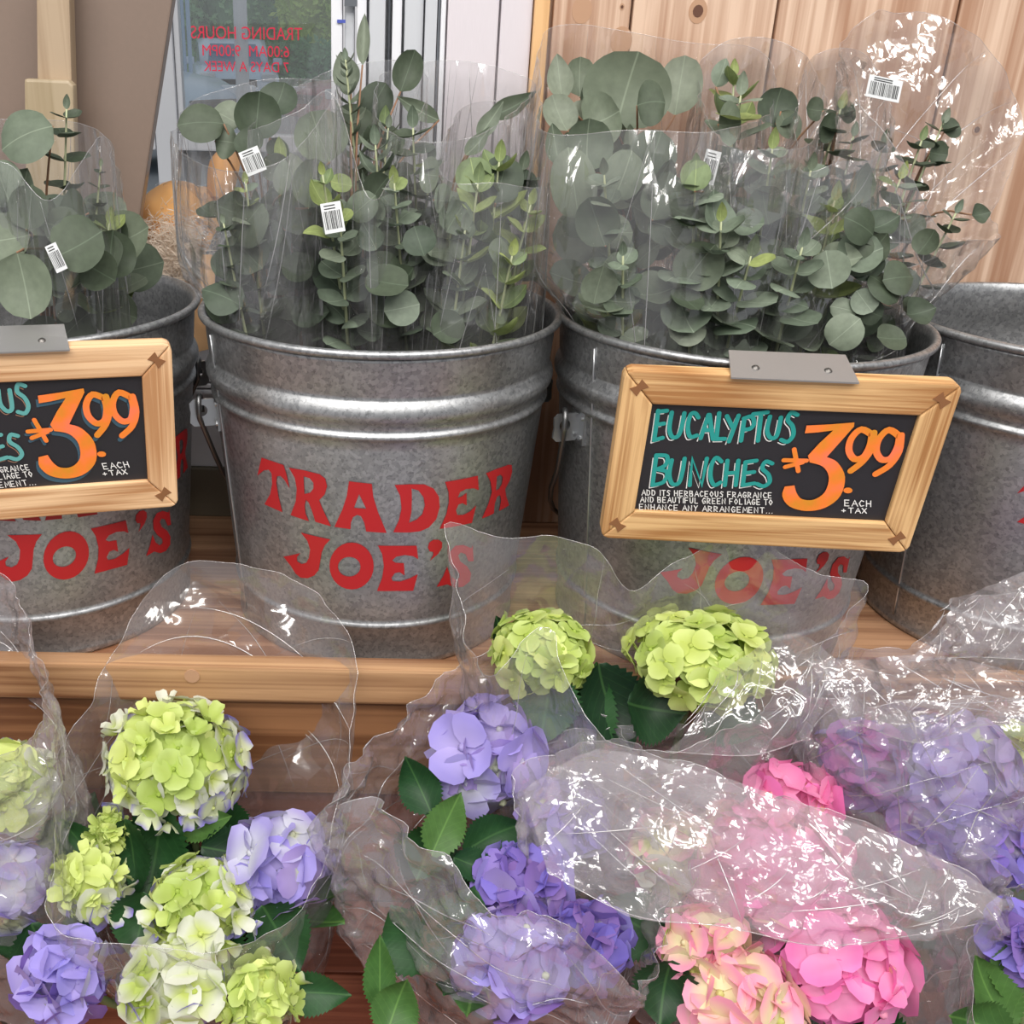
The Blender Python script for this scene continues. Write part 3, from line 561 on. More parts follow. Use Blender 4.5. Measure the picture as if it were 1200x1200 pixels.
# ------------------------------------------------------------------ price signs
SW, SH, SM, SN = .2412, .1448, .0238, .0263
def euler_zyx(a): return Matrix.Rotation(a[2], 3, 'Z') @ Matrix.Rotation(a[1], 3, 'Y') @ Matrix.Rotation(a[0], 3, 'X')
S3c, S3r = V(.1809, .5237, .2184), euler_zyx((.1198, .0072, -.0562))
def c5(x, y):                            # traced lettering -> sign plane coordinates
    px, py = 740+x/3.53, 470+y/3.53; d = ray(px, py); n = S3r @ V(0, 1, 0)
    X = CAM+d*((S3c-CAM).dot(n)/d.dot(n)); l = S3r.transposed() @ (X-S3c); return l.x, l.z
class Ink:
    def __init__(s): s.mb = MB()
    def stroke(s, pts, wd, y, off=(0, 0)):
        q = [c5(x+off[0], p+off[1]) for x, p in pts]; h = wd/3.53/1690/2
        h = wd*.5*.000176
        s.k = getattr(s, 'k', 0)+1; y -= s.k*4e-6; m_ = len(q); vs = []
        for i_, (a, b_) in enumerate(q):
            p0, p1 = q[max(i_-1, 0)], q[min(i_+1, m_-1)]; d0 = V(a-p0[0], b_-p0[1], 0); d1 = V(p1[0]-a, p1[1]-b_, 0)
            d0 = d0.normalized() if d0.length > 1e-9 else d1.normalized(); d1 = d1.normalized() if d1.length > 1e-9 else d0
            t_ = (d0+d1); t_ = t_.normalized() if t_.length > .3 else d0; k_ = h/max(.6, t_.dot(d0))
            vs += [(a-t_.y*k_, y, b_+t_.x*k_), (a+t_.y*k_, y, b_-t_.x*k_)]
        s.mb.add(vs, [(2*i_, 2*i_+1, 2*i_+3, 2*i_+2) for i_ in range(m_-1)])
        for e_, p_ in ((0, 1), (m_-1, m_-2)):
            (a, b_), (c, d) = q[e_], q[p_]; an = math.atan2(b_-d, a-c)
            s.mb.add([(a+h*math.cos(an+k_*PI/6), y, b_+h*math.sin(an+k_*PI/6)) for k_ in range(-3, 4)], [tuple(range(7))])
        return s
    def poly(s, pts, y, off=(0, 0)):
        q = [Vector((*c5(x+off[0], p+off[1]), 0)) for x, p in pts]
        s.mb.add([(v.x, y, v.y) for v in q], [tuple(t) for t in tessellate_polygon([q])]); return s
def spl(pts, n=5, closed=False):         # catmull-rom through 2d or 3d points
    m = len(pts); out = []; pts = [Vector(p) if len(p) > 2 else Vector((*p, 0)) for p in pts]
    for i in range(m if closed else m-1):
        p0, p1, p2, p3 = (pts[(i+k) % m] if closed else pts[min(max(i+k, 0), m-1)] for k in (-1, 0, 1, 2))
        for k in range(n):
            t = k/n; out.append(.5*((2*p1)+(p2-p0)*t+(2*p0-5*p1+4*p2-p3)*t*t+(3*p1-p0-3*p2+p3)*t**3))
    if not closed: out.append(pts[-1])
    return out
def sp2(pts, n=5): return [(v.x, v.y) for v in spl(pts, n)]
BIG = [[(110,38),(93,160)],[(110,42),(146,38)],[(104,96),(134,91)],[(93,160),(128,150)],
 sp2([(166,45),(156,110),(168,146),(192,142),(207,105),(218,48)]), sp2([(276,66),(262,48),(243,56),(232,105),(242,145),(270,140)]),
 [(285,152),(318,55)],[(322,55),(336,155)],[(297,118),(333,118)], [(362,48),(350,155),(386,154)], [(394,60),(416,104)],[(442,58),(402,165)],
 [(466,70),(452,162)], sp2([(464,70),(497,62),(506,90),(490,112),(462,116)]), [(503,52),(562,44)],[(535,50),(522,162)],
 sp2([(572,62),(560,118),(575,150),(600,140),(617,66)]), sp2([(685,55),(660,46),(645,75),(665,102),(668,138),(645,166),(618,158)]),
 [(102,222),(86,346)], sp2([(102,222),(146,226),(140,262),(105,280)]), sp2([(105,280),(146,292),(132,332),(86,346)]),
 sp2([(166,242),(156,300),(168,340),(195,336),(210,290),(219,235)]), [(240,346),(251,236),(290,345),(311,235)], sp2([(371,248),(350,232),(331,260),(326,310),(341,345),(367,334)]),
 [(396,244),(385,346)],[(441,244),(430,346)],[(391,297),(435,293)], [(471,250),(459,346)],[(471,250),(516,244)],[(465,296),(506,291)],[(459,346),(507,338)],
 sp2([(581,256),(555,248),(540,275),(565,302),(570,332),(545,350),(518,340)])]
THREE = sp2([(715,130),(722,98)], 1)+[(820,93),(920,85),(918,102)]+[(862,165),(806,228)]+sp2([(806,228),(850,250),(881,310),(862,388),(800,437),(722,451),(652,432),(622,390),(632,350)], 4)+[(672,345)]+sp2([(672,345),(682,378),(704,402),(752,404),(798,372),(814,312),(790,268),(735,250)], 4)+[(728,222),(776,170),(832,118),(770,126)]
NINES = [sp2([(992,135),(948,114),(908,150),(897,200),(920,236),(958,226),(984,180),(992,135)], 4), sp2([(1000,128),(992,190),(955,245),(905,285)], 4),
 sp2([(1106,142),(1062,116),(1022,152),(1010,202),(1032,238),(1070,232),(1098,185),(1106,142)], 4), sp2([(1113,138),(1104,205),(1065,262),(1008,298)], 4)]
DOL = [[(671,196),(688,286)], [(628,241),(722,243)], [(634,269),(706,250)]]
F = {'A': [[(0,0),(.4,1),(.8,0)],[(.15,.38),(.65,.38)]], 'B': [[(0,0),(0,1),(.5,.95),(.5,.58),(0,.52),(.6,.42),(.55,.03),(0,0)]], 'C': [[(.65,.85),(.3,1),(0,.5),(.25,0),(.65,.15)]], 'D': [[(0,0),(0,1),(.5,.85),(.6,.4),(.4,.05),(0,0)]],
 'E': [[(.6,1),(0,1),(0,0),(.6,0)],[(0,.5),(.5,.5)]], 'F': [[(.6,1),(0,1),(0,0)],[(0,.5),(.5,.5)]], 'G': [[(.65,.85),(.3,1),(0,.5),(.25,0),(.6,.1),(.65,.45),(.35,.45)]], 'H': [[(0,0),(0,1)],[(.6,0),(.6,1)],[(0,.5),(.6,.5)]],
 'I': [[(.15,0),(.15,1)]], 'L': [[(0,1),(0,0),(.55,0)]], 'M': [[(0,0),(.1,1),(.4,.3),(.7,1),(.8,0)]], 'N': [[(0,0),(0,1),(.6,0),(.6,1)]], 'O': [[(.3,1),(0,.5),(.3,0),(.65,.5),(.3,1)]], 'R': [[(0,0),(0,1),(.55,.85),(.5,.5),(0,.45),(.6,0)]],
 'S': [[(.6,.9),(.25,1),(.05,.75),(.5,.4),(.4,.02),(0,.1)]], 'T': [[(0,1),(.7,1)],[(.35,1),(.35,0)]], 'U': [[(0,1),(.05,.2),(.3,0),(.55,.2),(.6,1)]], 'X': [[(0,0),(.65,1)],[(0,1),(.65,0)]], 'Y': [[(0,1),(.3,.5),(.6,1)],[(.3,.5),(.2,0)]], '+': [[(0,.4),(.55,.4)],[(.28,.15),(.28,.7)]], '.': [[(.1,0),(.12,.03)]]}
def script(ink, s, x0, y0, x1, y1, h, wd):
    adv = [(.45 if c in ' .I' else .95) for c in s]; tot = sum(adv); x = 0
    for c, a in zip(s, adv):
        for st_ in F.get(c, []): ink.stroke([(x0+(x1-x0)*(x+p[0]*.92)/tot, y0+(y1-y0)*(x+p[0])/tot-h*p[1]) for p in st_], wd, -.0012)
        x += a
def sign(label, c, rot, oak, oakv, shadow):
    root = thing('price_sign', label, 'sign', c, group='hanging price signs'); root.rotation_euler = rot.to_euler()
    a, bq = SW/2, SH/2; ia, ib = a-SM, bq-SN; y0, y1 = -.004, .010; cr = .006
    def rail(q, m): obj('frame_rail', MB().prism([(x, y0, z) for x, z in q], (0, y1-y0, 0)).mesh(bevel=.0014), m, root, loc=(0, 0, 0))
    g = .0002
    rail([(-a+cr, bq), (a-cr, bq), (a-cr*.3, bq-cr*.3), (ia, ib), (-ia, ib), (-a+cr*.3, bq-cr*.3)], M[oak]); rail([(-ia, -ib), (ia, -ib), (a-cr*.3, -bq+cr*.3), (a-cr, -bq), (-a+cr, -bq), (-a+cr*.3, -bq+cr*.3)], M[oak])
    rail([(-a, bq-cr), (-a+cr*.3-g, bq-cr*.3-g), (-ia-g, ib-g), (-ia-g, -ib+g), (-a+cr*.3-g, -bq+cr*.3+g), (-a, -bq+cr)], M[oakv]); rail([(a, bq-cr), (a, -bq+cr), (a-cr*.3+g, -bq+cr*.3+g), (ia+g, -ib+g), (ia+g, ib-g), (a-cr*.3+g, bq-cr*.3-g)], M[oakv])
    for sx in (-1, 1):                   # butterfly keys across the mitres
        for sz in (-1, 1):
            kx, kz = sx*(a-SM*.5), sz*(bq-SN*.5); t = V(sx*.72, -sz*.7, 0); n_ = V(-t.y, t.x, 0)
            pts = [t*.0055+n_*.0042, t*.0055-n_*.0042, -n_*.0022, -t*.0055-n_*.0042, -t*.0055+n_*.0042, n_*.0022]
            obj('butterfly_key', MB().prism([(kx+p.x, y0-.0004, kz+p.y) for p in pts], (0, .002, 0)).mesh(), M['walnut'], root, loc=(0, 0, 0))
    obj('chalkboard', MB().box((-ia-.002, 0, -ib-.002), (ia+.002, .004, ib+.002)).mesh(), M['board'], root, loc=(0, 0, 0))
    bd = root
    ink = Ink()
    for s in BIG: ink.stroke(s, 4.5, -.0003, (-13, 13))
    obj('white_letter_outline', ink.mb.mesh(fix=False), M['chalk'] if not shadow else flat('tan_chalk', srgb(150, 112, 92), .7), bd, loc=(0, 0, 0))
    ink = Ink()
    for s in BIG: ink.stroke(s, 19, -.0008)
    obj('teal_lettering', ink.mb.mesh(fix=False), M['tealpale' if shadow else 'teal'], bd, loc=(0, 0, 0))
    if shadow:
        ink = Ink(); ink.poly(THREE, -.0004, (-16, 18))
        for s in NINES: ink.stroke(s, 22, -.0004, (-16, 18))
        for s in DOL: ink.stroke(s, 16, -.0004, (-12, 14))
        obj('number_shadow', ink.mb.mesh(fix=False), M['shadowblue'], bd, loc=(0, 0, 0))
    ink = Ink(); ink.poly(THREE, -.0014)
    for s in NINES: ink.stroke(s, 29, -.0014)
    for s in DOL: ink.stroke(s, 20, -.0014)
    ink.poly(ell(893, 366, 19, 12, 14), -.0014)
    obj('orange_price', ink.mb.mesh(fix=False), M['orange'], bd, loc=(0, 0, 0))
    ink = Ink()
    script(ink, 'ADD ITS HERBACEOUS FRAGRANCE', 42, 386, 585, 398, 22, 4); script(ink, 'AND BEAUTIFUL GREEN FOLIAGE TO', 36, 414, 588, 426, 22, 4)
    script(ink, 'ENHANCE ANY ARRANGEMENT...', 32, 444, 588, 460, 22, 4); obj('white_script', ink.mb.mesh(fix=False), M['chalk'], bd, loc=(0, 0, 0)); ink = Ink(); script(ink, 'EACH', 880, 430, 1000, 434, 24, 4.5); script(ink, '+TAX', 868, 458, 980, 461, 20, 4.5)
    obj('tax_note', ink.mb.mesh(fix=False), M['chalk'], bd, loc=(0, 0, 0))
    # bent steel plate over the bucket rim
    pw = .0455
    mb = MB(); y2 = y0-.0022
    mb.hexa([(-pw, y2-.002, bq-.0002), (pw, y2-.002, bq-.0002), (pw, y2-.002, bq-.0014), (-pw, y2-.002, bq-.0014), (-pw+.003, .021, bq+.0092), (pw-.003, .021, bq+.0092), (pw-.003, .0215, bq+.0082), (-pw+.003, .0215, bq+.0082)])
    hp = obj('hanger_plate', mb.mesh(), M['plate'], root, loc=(0, 0, 0))
    for sx in (-1, 1): mb = MB(); mb.lathe([(0, .0016), (.0018, .0013), (.003, .0)], 12); me = mb.mesh(smooth=True); me.transform(Matrix.Rotation(.32, 4, 'X')); obj('screw', me, M['screw'], hp, loc=(sx*.026, .003, bq+.0034))
    return root
sign('oak framed chalkboard price sign hung on the bucket in full view', S3c, S3r, 'oak', 'oak_v', False)
sign('pale oak chalkboard price sign cut off by the left edge', V(-.3997, .5394, .2234), euler_zyx((.1173, .0164, .2803)), 'oak_pale', 'oak_pale_v', True)
# ------------------------------------------------------------------ leaf meshes
def grid_leaf(n, m, width, cup, fold, wave, seed, serr=0):
    rnd = random.Random(seed); vs = []; fs = []
    ph = rnd.uniform(0, 6)
    for i in range(n+1):
        t = i/n; wd = width(t)
        if serr and 0 < i < n: wd *= 1+serr*(1 if i % 2 else -1)
        for j in range(m+1):
            s = (j/m-.5)*2; x = s*wd*.5; y = t
            z = cup*(-4*t*(1-t)+.0)+fold*abs(s)*wd+wave*math.sin(t*9+ph+s*1.5)*abs(s)*.5+cup*.9*s*s*wd
            vs.append((x, y-(serr*.25*abs(s) if serr and i % 2 else 0), z))
    for i in range(n):
        for j in range(m): a = i*(m+1)+j; fs.append((a, a+1, a+m+2, a+m+1))
    return MB().add(vs, fs).mesh('leaf', smooth=True, fix=False)
def w_round(t): return max(.02, 2*math.sqrt(max(0, .25-(t-.5)**2))*(1.0-.12*(t-.5)))
def w_ovate(t): return max(.02, .92*math.sin(PI*t**.8)**.75*(1-.1*t))
def w_willow(t): return max(.02, .36*math.sin(PI*t**.75)**.9)
def w_hyd(t): return max(.015, .82*math.sin(PI*t**.82)**.85*(1-.12*t))
ROUND = [grid_leaf(12, 6, w_round, .10*s, .05, .03, k) for k, s in enumerate((1, -1, 1.6, .4))]
OVATE = [grid_leaf(12, 6, w_ovate, .12*s, .07, .04, 10+k) for k, s in enumerate((1, -.8, 1.5))]
WILLOW = [grid_leaf(10, 4, w_willow, .16*s, .05, .03, 20+k) for k, s in enumerate((1, -1))]
HYD = [grid_leaf(34, 6, w_hyd, .14*s, .10, .06, 30+k, serr=.07) for k, s in enumerate((1, .6, 1.4))]
def mcopy(me, m):                        # one mesh datablock per (shape, material)
    key = (me.name, m.name)
    if key not in mcopy.c:
        q = me.copy(); q.materials.clear(); q.materials.append(m); mcopy.c[key] = q
    return mcopy.c[key]
mcopy.c = {}
def leaf(parent, me, m, loc, t, n, wd, ln, name='leaf'):
    t = t.normalized(); n = (n-t*n.dot(t)); n = n.normalized() if n.length > 1e-6 else t.orthogonal().normalized()
    x = t.cross(n)
    o = bpy.data.objects.new(name, mcopy(me, m)); COL.objects.link(o); o.parent = parent
    R = Matrix((x, t, n)).transposed().to_4x4()
    o.matrix_basis = Matrix.Translation(Vector(loc)-wl(parent)) @ R @ Matrix.Diagonal((wd, ln, (wd+ln)/2, 1)); return o
def img_dir(a, tilt=0):                  # image direction, degrees clockwise from up
    a = math.radians(a); return (UP*math.cos(a)+RT*math.sin(a)+FW*tilt).normalized()
# ------------------------------------------------------------------ cellophane sleeves
def crumple(p, seed, fr, st):
    q = V(p.x*fr*st[0]+seed*3.1, p.y*fr*st[1]-seed*1.7, p.z*fr*st[2]+seed)
    q += .25*noise.noise_vector(q*.6)
    q = V(q.x*.8+q.y*.6, -.48*q.x+.64*q.y+.6*q.z, .36*q.x-.48*q.y+.8*q.z)
    d1 = noise.voronoi(q, distance_metric='MANHATTAN')[0]; d2 = noise.voronoi(q*2.3+V(seed, 5, 1), distance_metric='MANHATTAN')[0]
    return d1[0]*.62+d2[0]*.26-.55
def sleeve(parent, rim, base, br, bz, m, amp=.006, bulge=.01, seed=0, nu=130, nv=56, fr=22, st=(1, 1, 1), edge=.0, name='cellophane_sleeve', flare=1.0, fold_glints=38, inside=None, collars=()):
    def RP(r):
        p = P(*r); return CAM+(p-CAM)*((.862-CAM.y)/(p.y-CAM.y)) if inside and p.y > .862 else p
    ring = spl([RP(r) for r in rim], 12, True); k = len(ring)
    L_ = [0]
    for i in range(k): L_.append(L_[-1]+(ring[(i+1) % k]-ring[i]).length)
    def at(u):
        d = u*L_[-1]
        for i in range(k):
            if L_[i+1] >= d: f_ = (d-L_[i])/max(1e-9, L_[i+1]-L_[i]); return ring[i].lerp(ring[(i+1) % k], f_)
        return ring[0]
    cen = sum(ring, Vector())/k; bc = V(base[0], base[1], bz); vs = []; fs = []; rnd = random.Random(seed)
    for j in range(nv+1):
        s = j/nv
        for i in range(nu):
            p = at(i/nu); dxy = V(p.x-cen.x, p.y-cen.y, 0); dxy = dxy.normalized() if dxy.length > 1e-6 else V(1, 0, 0)
            b0 = bc+dxy*br; ss = s**flare
            q = V(b0.x+(p.x-b0.x)*ss, b0.y+(p.y-b0.y)*ss, b0.z+(p.z-b0.z)*s)
            d = bulge*math.sin(PI*s)+amp*(.5+.5*s)*crumple(q, seed, fr, st)*1.4
            if edge and j > nv*.8: q += V(0, 0, edge*(s-.8)*5*noise.noise(V(i*.16, seed, 0)))
            q = q+dxy*d+V(0, 0, amp*.3*noise.noise(q*fr*1.3+V(seed, 0, 0)))
            if inside:                   # stays within the bucket below its rim
                ex, ey = q.x-inside[0], q.y-inside[1]; er = math.hypot(ex, ey); lim = min(rad(max(0, min(q.z, .293)))-.004, .147)+max(0, q.z-.296)*1.4
                if er > lim: q.x = inside[0]+ex*lim/er; q.y = inside[1]+ey*lim/er
                q.y = min(q.y, .878)
            vs.append(q)
    for j in range(nv):
        for i in range(nu): a = j*nu+i; c = j*nu+(i+1) % nu; fs.append((a, c, c+nu, a+nu))
    for tp, bt in collars:               # film folded over the front
        A = spl([P(*r) for r in tp], 10); B = spl([P(*r) for r in bt], 10); ka, kb, nx, ny = len(A)-1, len(B)-1, 70, 26; o0 = len(vs)
        for j in range(ny+1):
            for i in range(nx+1):
                xa, xb = i/nx*ka, i/nx*kb; ia, ib = min(int(xa), ka-1), min(int(xb), kb-1)
                q = A[ia].lerp(A[ia+1], xa-ia).lerp(B[ib].lerp(B[ib+1], xb-ib), j/ny)
                vs.append(q-FW*(.012*math.sin(PI*j/ny)+amp*1.1*crumple(q, seed+9, fr*1.1, (1, 1, 1))))
        for j in range(ny):
            for i in range(nx): a = o0+j*(nx+1)+i; fs.append((a, a+1, a+nx+2, a+nx+1))
    mb = MB().add(vs, fs); nf = len(fs)
    for tp, bt in collars: mb.tube(spl([P(r[0], r[1], r[2]-.001) for r in bt], 8), .0003, 4)
    mb.tube([vs[nv*nu+i] for i in range(nu)], .00022, 4, closed=True)  # thin pale tube paints the bright highlight along the film edge
    loose = st[2] > .7
    for f_ in range(fold_glints*(2 if loose else 1)):  # pale tubes along creases, highlight streaks put in as whitish colour
        u = rnd.uniform(0, nu); j = rnd.uniform(nv*.1, nv*.8); a_ = rnd.gauss(0, .9) if loose else rnd.gauss(0, .12); ln = rnd.uniform(8, 30) if loose else rnd.uniform(nv*.3, nv); pts = []; q = 0
        while 0 <= j <= nv-.01 and q < ln:
            j0, u0 = int(j), int(u); fj, fu = j-j0, u-u0; g = lambda jj, uu: vs[min(jj, nv)*nu+uu % nu]
            pts.append(g(j0, u0).lerp(g(j0, u0+1), fu).lerp(g(j0+1, u0).lerp(g(j0+1, u0+1), fu), fj)); j += math.cos(a_); u += math.sin(a_)*nu/nv*.7; q += 1
        if len(pts) < 5: continue
        for _ in range(8): pts = [pts[0]]+[(pts[q-1]+pts[q]*2+pts[q+1])/4 for q in range(1, len(pts)-1)]+[pts[-1]]
        k = len(pts); w_ = rnd.uniform(.00025, .0006); mb.tube(pts, [w_*math.sin(PI*(q+.6)/(k+.2))+.00006 for q in range(k)], 3)
    for tp, bt in collars:
        A = spl([P(r[0], r[1], r[2]-.014) for r in tp], 10); B = spl([P(r[0], r[1], r[2]-.014) for r in bt], 10)
        for f_ in range(26):  # painted highlight streaks across the folded-over film
            a0 = rnd.uniform(.02, .98); a1 = min(.98, max(.02, a0+rnd.gauss(0, .14))); v0 = rnd.uniform(.02, .6); v1 = min(.98, v0+rnd.uniform(.15, .6))
            pA = A[int(a0*(len(A)-1))].lerp(B[int(a0*(len(B)-1))], v0); pB = A[int(a1*(len(A)-1))].lerp(B[int(a1*(len(B)-1))], v1); w_ = rnd.uniform(.0002, .0005)
            mb.tube([pA.lerp(pB, q/8)-FW*.004*math.sin(PI*q/8) for q in range(9)], [w_*math.sin(PI*(q+.3)/8.6)+.00005 for q in range(9)], 3)
    me = mb.mesh('sleeve', smooth=True, fix=False); me.materials.append(m); me.materials.append(M['fold'])
    me.polygons.foreach_set('material_index', [0]*nf+[1]*(len(me.polygons)-nf))
    return obj(name, me, None, parent)
def barcode(parent, px, py, zc, wpx, hpx, ang, seed=1, tilt=0):
    rnd = random.Random(seed); s = (zc+DZ)/FPX; c = P(px, py, zc); ay = img_dir(ang, tilt); n = -FW; ax = (ay.cross(n)).normalized()
    def rect(mb, x0, x1, y0, y1, d): mb.add([c+ax*x*s+ay*y*s+n*d for x, y in ((x0, y0), (x1, y0), (x1, y1), (x0, y1))], [(0, 1, 2, 3)])
    mb = MB(); a, h = wpx/2, hpx/2
    mb.prism([c+ax*x*s+ay*y*s for x, y in ((-a, -h), (a, -h), (a, h), (-a, h))], n*.0003); sl_ = obj('price_label', mb.mesh(), M['label'], parent)
    mb = MB(); x = -a*.85
    while x < a*.85:
        bw = rnd.choice((.5, .8, 1.2)); rect(mb, x, min(x+bw, a*.88), -h*.75, h*.45, .0006); x += bw+rnd.choice((.6, .9, 1.2))
    for r_ in (.6, .8): rect(mb, -a*.7, a*.4, h*r_-.6, h*r_+.6, .0006)
    o = obj('bars', mb.mesh(fix=False), M['ink'], parent); return sl_
# ------------------------------------------------------------------ eucalyptus bunches
def bunch(label, base, sprigs, heroes, rim, film_m='film_e', fill=0, fillbox=None, seed=0, amp=.006, fr=16, st=(2.4, 2.4, .5), labels=(), bulge=.012, br=.055, edge=0):
    rnd = random.Random(seed+100)
    root = thing('eucalyptus_bunch', label, 'foliage', (base[0], base[1], .012), group='wrapped eucalyptus bunches'); b0 = V(base[0], base[1], .012)
    axis_top = sum((P(*r) for r in rim), Vector())/len(rim)
    for kind, px, py, zc, n, sz, m, f0 in sprigs:
        tip = P(px, py, zc); mid = b0.lerp(tip, .5)+V(rnd.uniform(-.01, .01), rnd.uniform(-.01, .01), .015)
        st0 = b0+V(rnd.uniform(-.012, .012), rnd.uniform(-.012, .012), 0)
        pts = spl([st0, mid, tip], 8); mb = MB(); mb.tube(pts, [.0026-.0018*i/(len(pts)-1) for i in range(len(pts))], 6); obj('stem', mb.mesh(smooth=True), M['stemw' if kind != 'dollar' else 'stemb'], root)
        for i in range(n):
            u = f0+(1-f0)*(i+.5)/n if n > 1 else 1; x = u*(len(pts)-1); k = min(int(x), len(pts)-2); p = pts[k].lerp(pts[k+1], x-k); tg = (pts[k+1]-pts[k]).normalized()
            a = i*PI/2+rnd.uniform(-.35, .35); o1 = tg.orthogonal().normalized(); o2 = tg.cross(o1); sc = sz*(1.12-.62*((i+.5)/n)**2)*rnd.uniform(.85, 1.15)
            for s_ in (1, -1):
                d = (o1*math.cos(a)+o2*math.sin(a))*s_
                if kind == 'baby': leaf(root, rnd.choice(ROUND), M[m if u < .92 or m != 'eucb' else rnd.choice(['eucb', 'eucb', 'eucy'])], p, d+tg*rnd.uniform(.1, .6), tg+d*rnd.uniform(-.5, .2)-FW*.25, sc, sc*1.0)
                elif kind == 'feather': leaf(root, WILLOW[0], M[m], p, d*.9+tg*.75, tg-d*.4-FW*.3, sc*1.2, sc*1.15)
                elif kind == 'young': leaf(root, rnd.choice(OVATE), M[m], p, d+tg*rnd.uniform(.4, 1.0), tg-FW*.5, sc*.8, sc*1.1)
                else: leaf(root, rnd.choice(ROUND), M[m], p, d*.8+tg*.6, -FW+d*.4+V(rnd.uniform(-.4, .4), 0, rnd.uniform(-.4, .4)), sc, sc)
        leaf(root, OVATE[0], M['eucy' if m == 'eucy' else rnd.choice(['eucb', 'eucy', 'euc'])], tip, (tip-pts[-2]), -FW, sz*.3, sz*.5)
    mbp = MB()
    for h in heroes:
        px, py, zc, wp, hp, ang = h[:6]; kind = h[6] if len(h) > 6 else 'r'; m = h[7] if len(h) > 7 else 'euc'; tilt = h[8] if len(h) > 8 else rnd.uniform(-.2, .2)
        s = (zc+DZ)/FPX; t = img_dir(ang, tilt); c = P(px, py, zc); lb = c-t*(hp*s*.5); roll_ = rnd.uniform(-.25, .25)
        nn = (-FW+t.cross(FW)*roll_)
        leaf(root, rnd.choice({'r': ROUND, 'o': OVATE, 'w': WILLOW}[kind]), M[m], lb, t, nn, wp*s*(2.7 if kind == 'w' else 1.03), hp*s)
        j = b0.lerp(axis_top, .8); j = j.lerp(lb, .35); mbp.tube(spl([b0.lerp(axis_top, .5), j+V(0, 0, -.01), lb], 4), [.0016, .0015, .0014, .0013, .0012, .0011, .001, .0009, .0008][:9], 5)
    if heroes: obj('stem', mbp.mesh(smooth=True), M['stemb'], root)
    if fillbox:
        x0, y0, x1, y1, za, zb, sz, m = fillbox
        for i in range(fill):
            px, py = rnd.uniform(x0, x1), rnd.uniform(y0, y1); zc = rnd.uniform(za, zb); sc = sz*rnd.uniform(.7, 1.2)
            leaf(root, rnd.choice(ROUND+OVATE), M[m if rnd.random() < .8 else 'eucd'], P(px, py, zc), img_dir(rnd.uniform(-110, 110), rnd.uniform(-.6, .6)), -FW+V(rnd.uniform(-.8, .8), rnd.uniform(-.3, .3), rnd.uniform(-.3, .8)), sc, sc)
    sl_ = sleeve(root, rim, base, br, .02, M[film_m], amp=amp, bulge=bulge, seed=seed+3, fr=fr, st=st, edge=edge, flare=.45, inside=min(BK.values(), key=lambda b_: (b_[0]-base[0])**2+(b_[1]-base[1])**2))
    for q in labels: barcode(sl_, *q, seed=seed)
    return root
bunch('eucalyptus bunch with large round leaves in the far left bucket', (-.43, .69),
 [('baby', 78, 128, .62, 7, .024, 'eucd', .62), ('baby', 118, 195, .66, 8, .014, 'eucd', .6), ('dollar', 60, 260, .6, 4, .04, 'euc', .6), ('young', 128, 262, .64, 5, .03, 'eucy', .7)],
 [(32,162,.60,70,66,-115,'r','euc'), (4,215,.60,48,60,-20,'r','euc'), (34,243,.575,54,52,10,'r','eucd'), (85,252,.60,66,38,-95,'o','eucd'), (92,286,.565,76,62,60,'r','eucd'), (28,335,.55,64,78,170,'r','euc'), (116,318,.58,48,46,120,'r','eucd'), (5,280,.58,60,60,-100,'r','euc'), (75,325,.60,50,40,150,'o','eucd'), (45,300,.60,50,50,80,'r','eucd')],
 [(-70,190,.60),(5,190,.565),(60,235,.56),(118,160,.60),(135,200,.66),(110,150,.74),(20,140,.76),(-70,150,.70)], fill=24, fillbox=(-20, 250, 150, 360, .58, .72, .04, 'euc'), seed=1, labels=((66,302,.553,14,34,-25),))
bunch('silver dollar eucalyptus bunch at the left of the uncovered bucket', (-.19, .70),
 [('baby', 288, 215, .60, 9, .02, 'eucb', .55), ('baby', 262, 262, .60, 8, .016, 'eucd', .55), ('dollar', 330, 190, .66, 5, .042, 'euc', .55), ('baby', 300, 240, .62, 9, .024, 'eucd', .5)],
 [(235,146,.66,48,54,-95,'r','eucd'), (264,138,.68,42,40,-60,'r','euc'), (302,136,.65,54,58,5,'r','eucd'), (326,116,.68,46,44,20,'r','eucd'), (266,167,.67,46,28,95,'o','euc'), (292,166,.64,34,38,15,'r','eucd'), (376,160,.67,62,66,-20,'r','euc'), (327,178,.66,28,38,150,'o','eucd'), (331,207,.62,24,46,5,'o','euc'), (268,246,.61,52,36,-70,'o','eucd'), (366,215,.62,46,58,10,'r','euc'), (350,250,.64,50,50,40,'r','eucd'), (320,260,.66,46,46,-60,'r','eucd')],
 [(206,166,.66),(262,200,.585),(335,185,.58),(392,110,.64),(380,95,.74),(300,95,.78),(225,120,.76)], fill=26, fillbox=(262, 240, 400, 385, .60, .72, .034, 'eucd'), seed=2, labels=((296,189,.60,24,30,-22),))
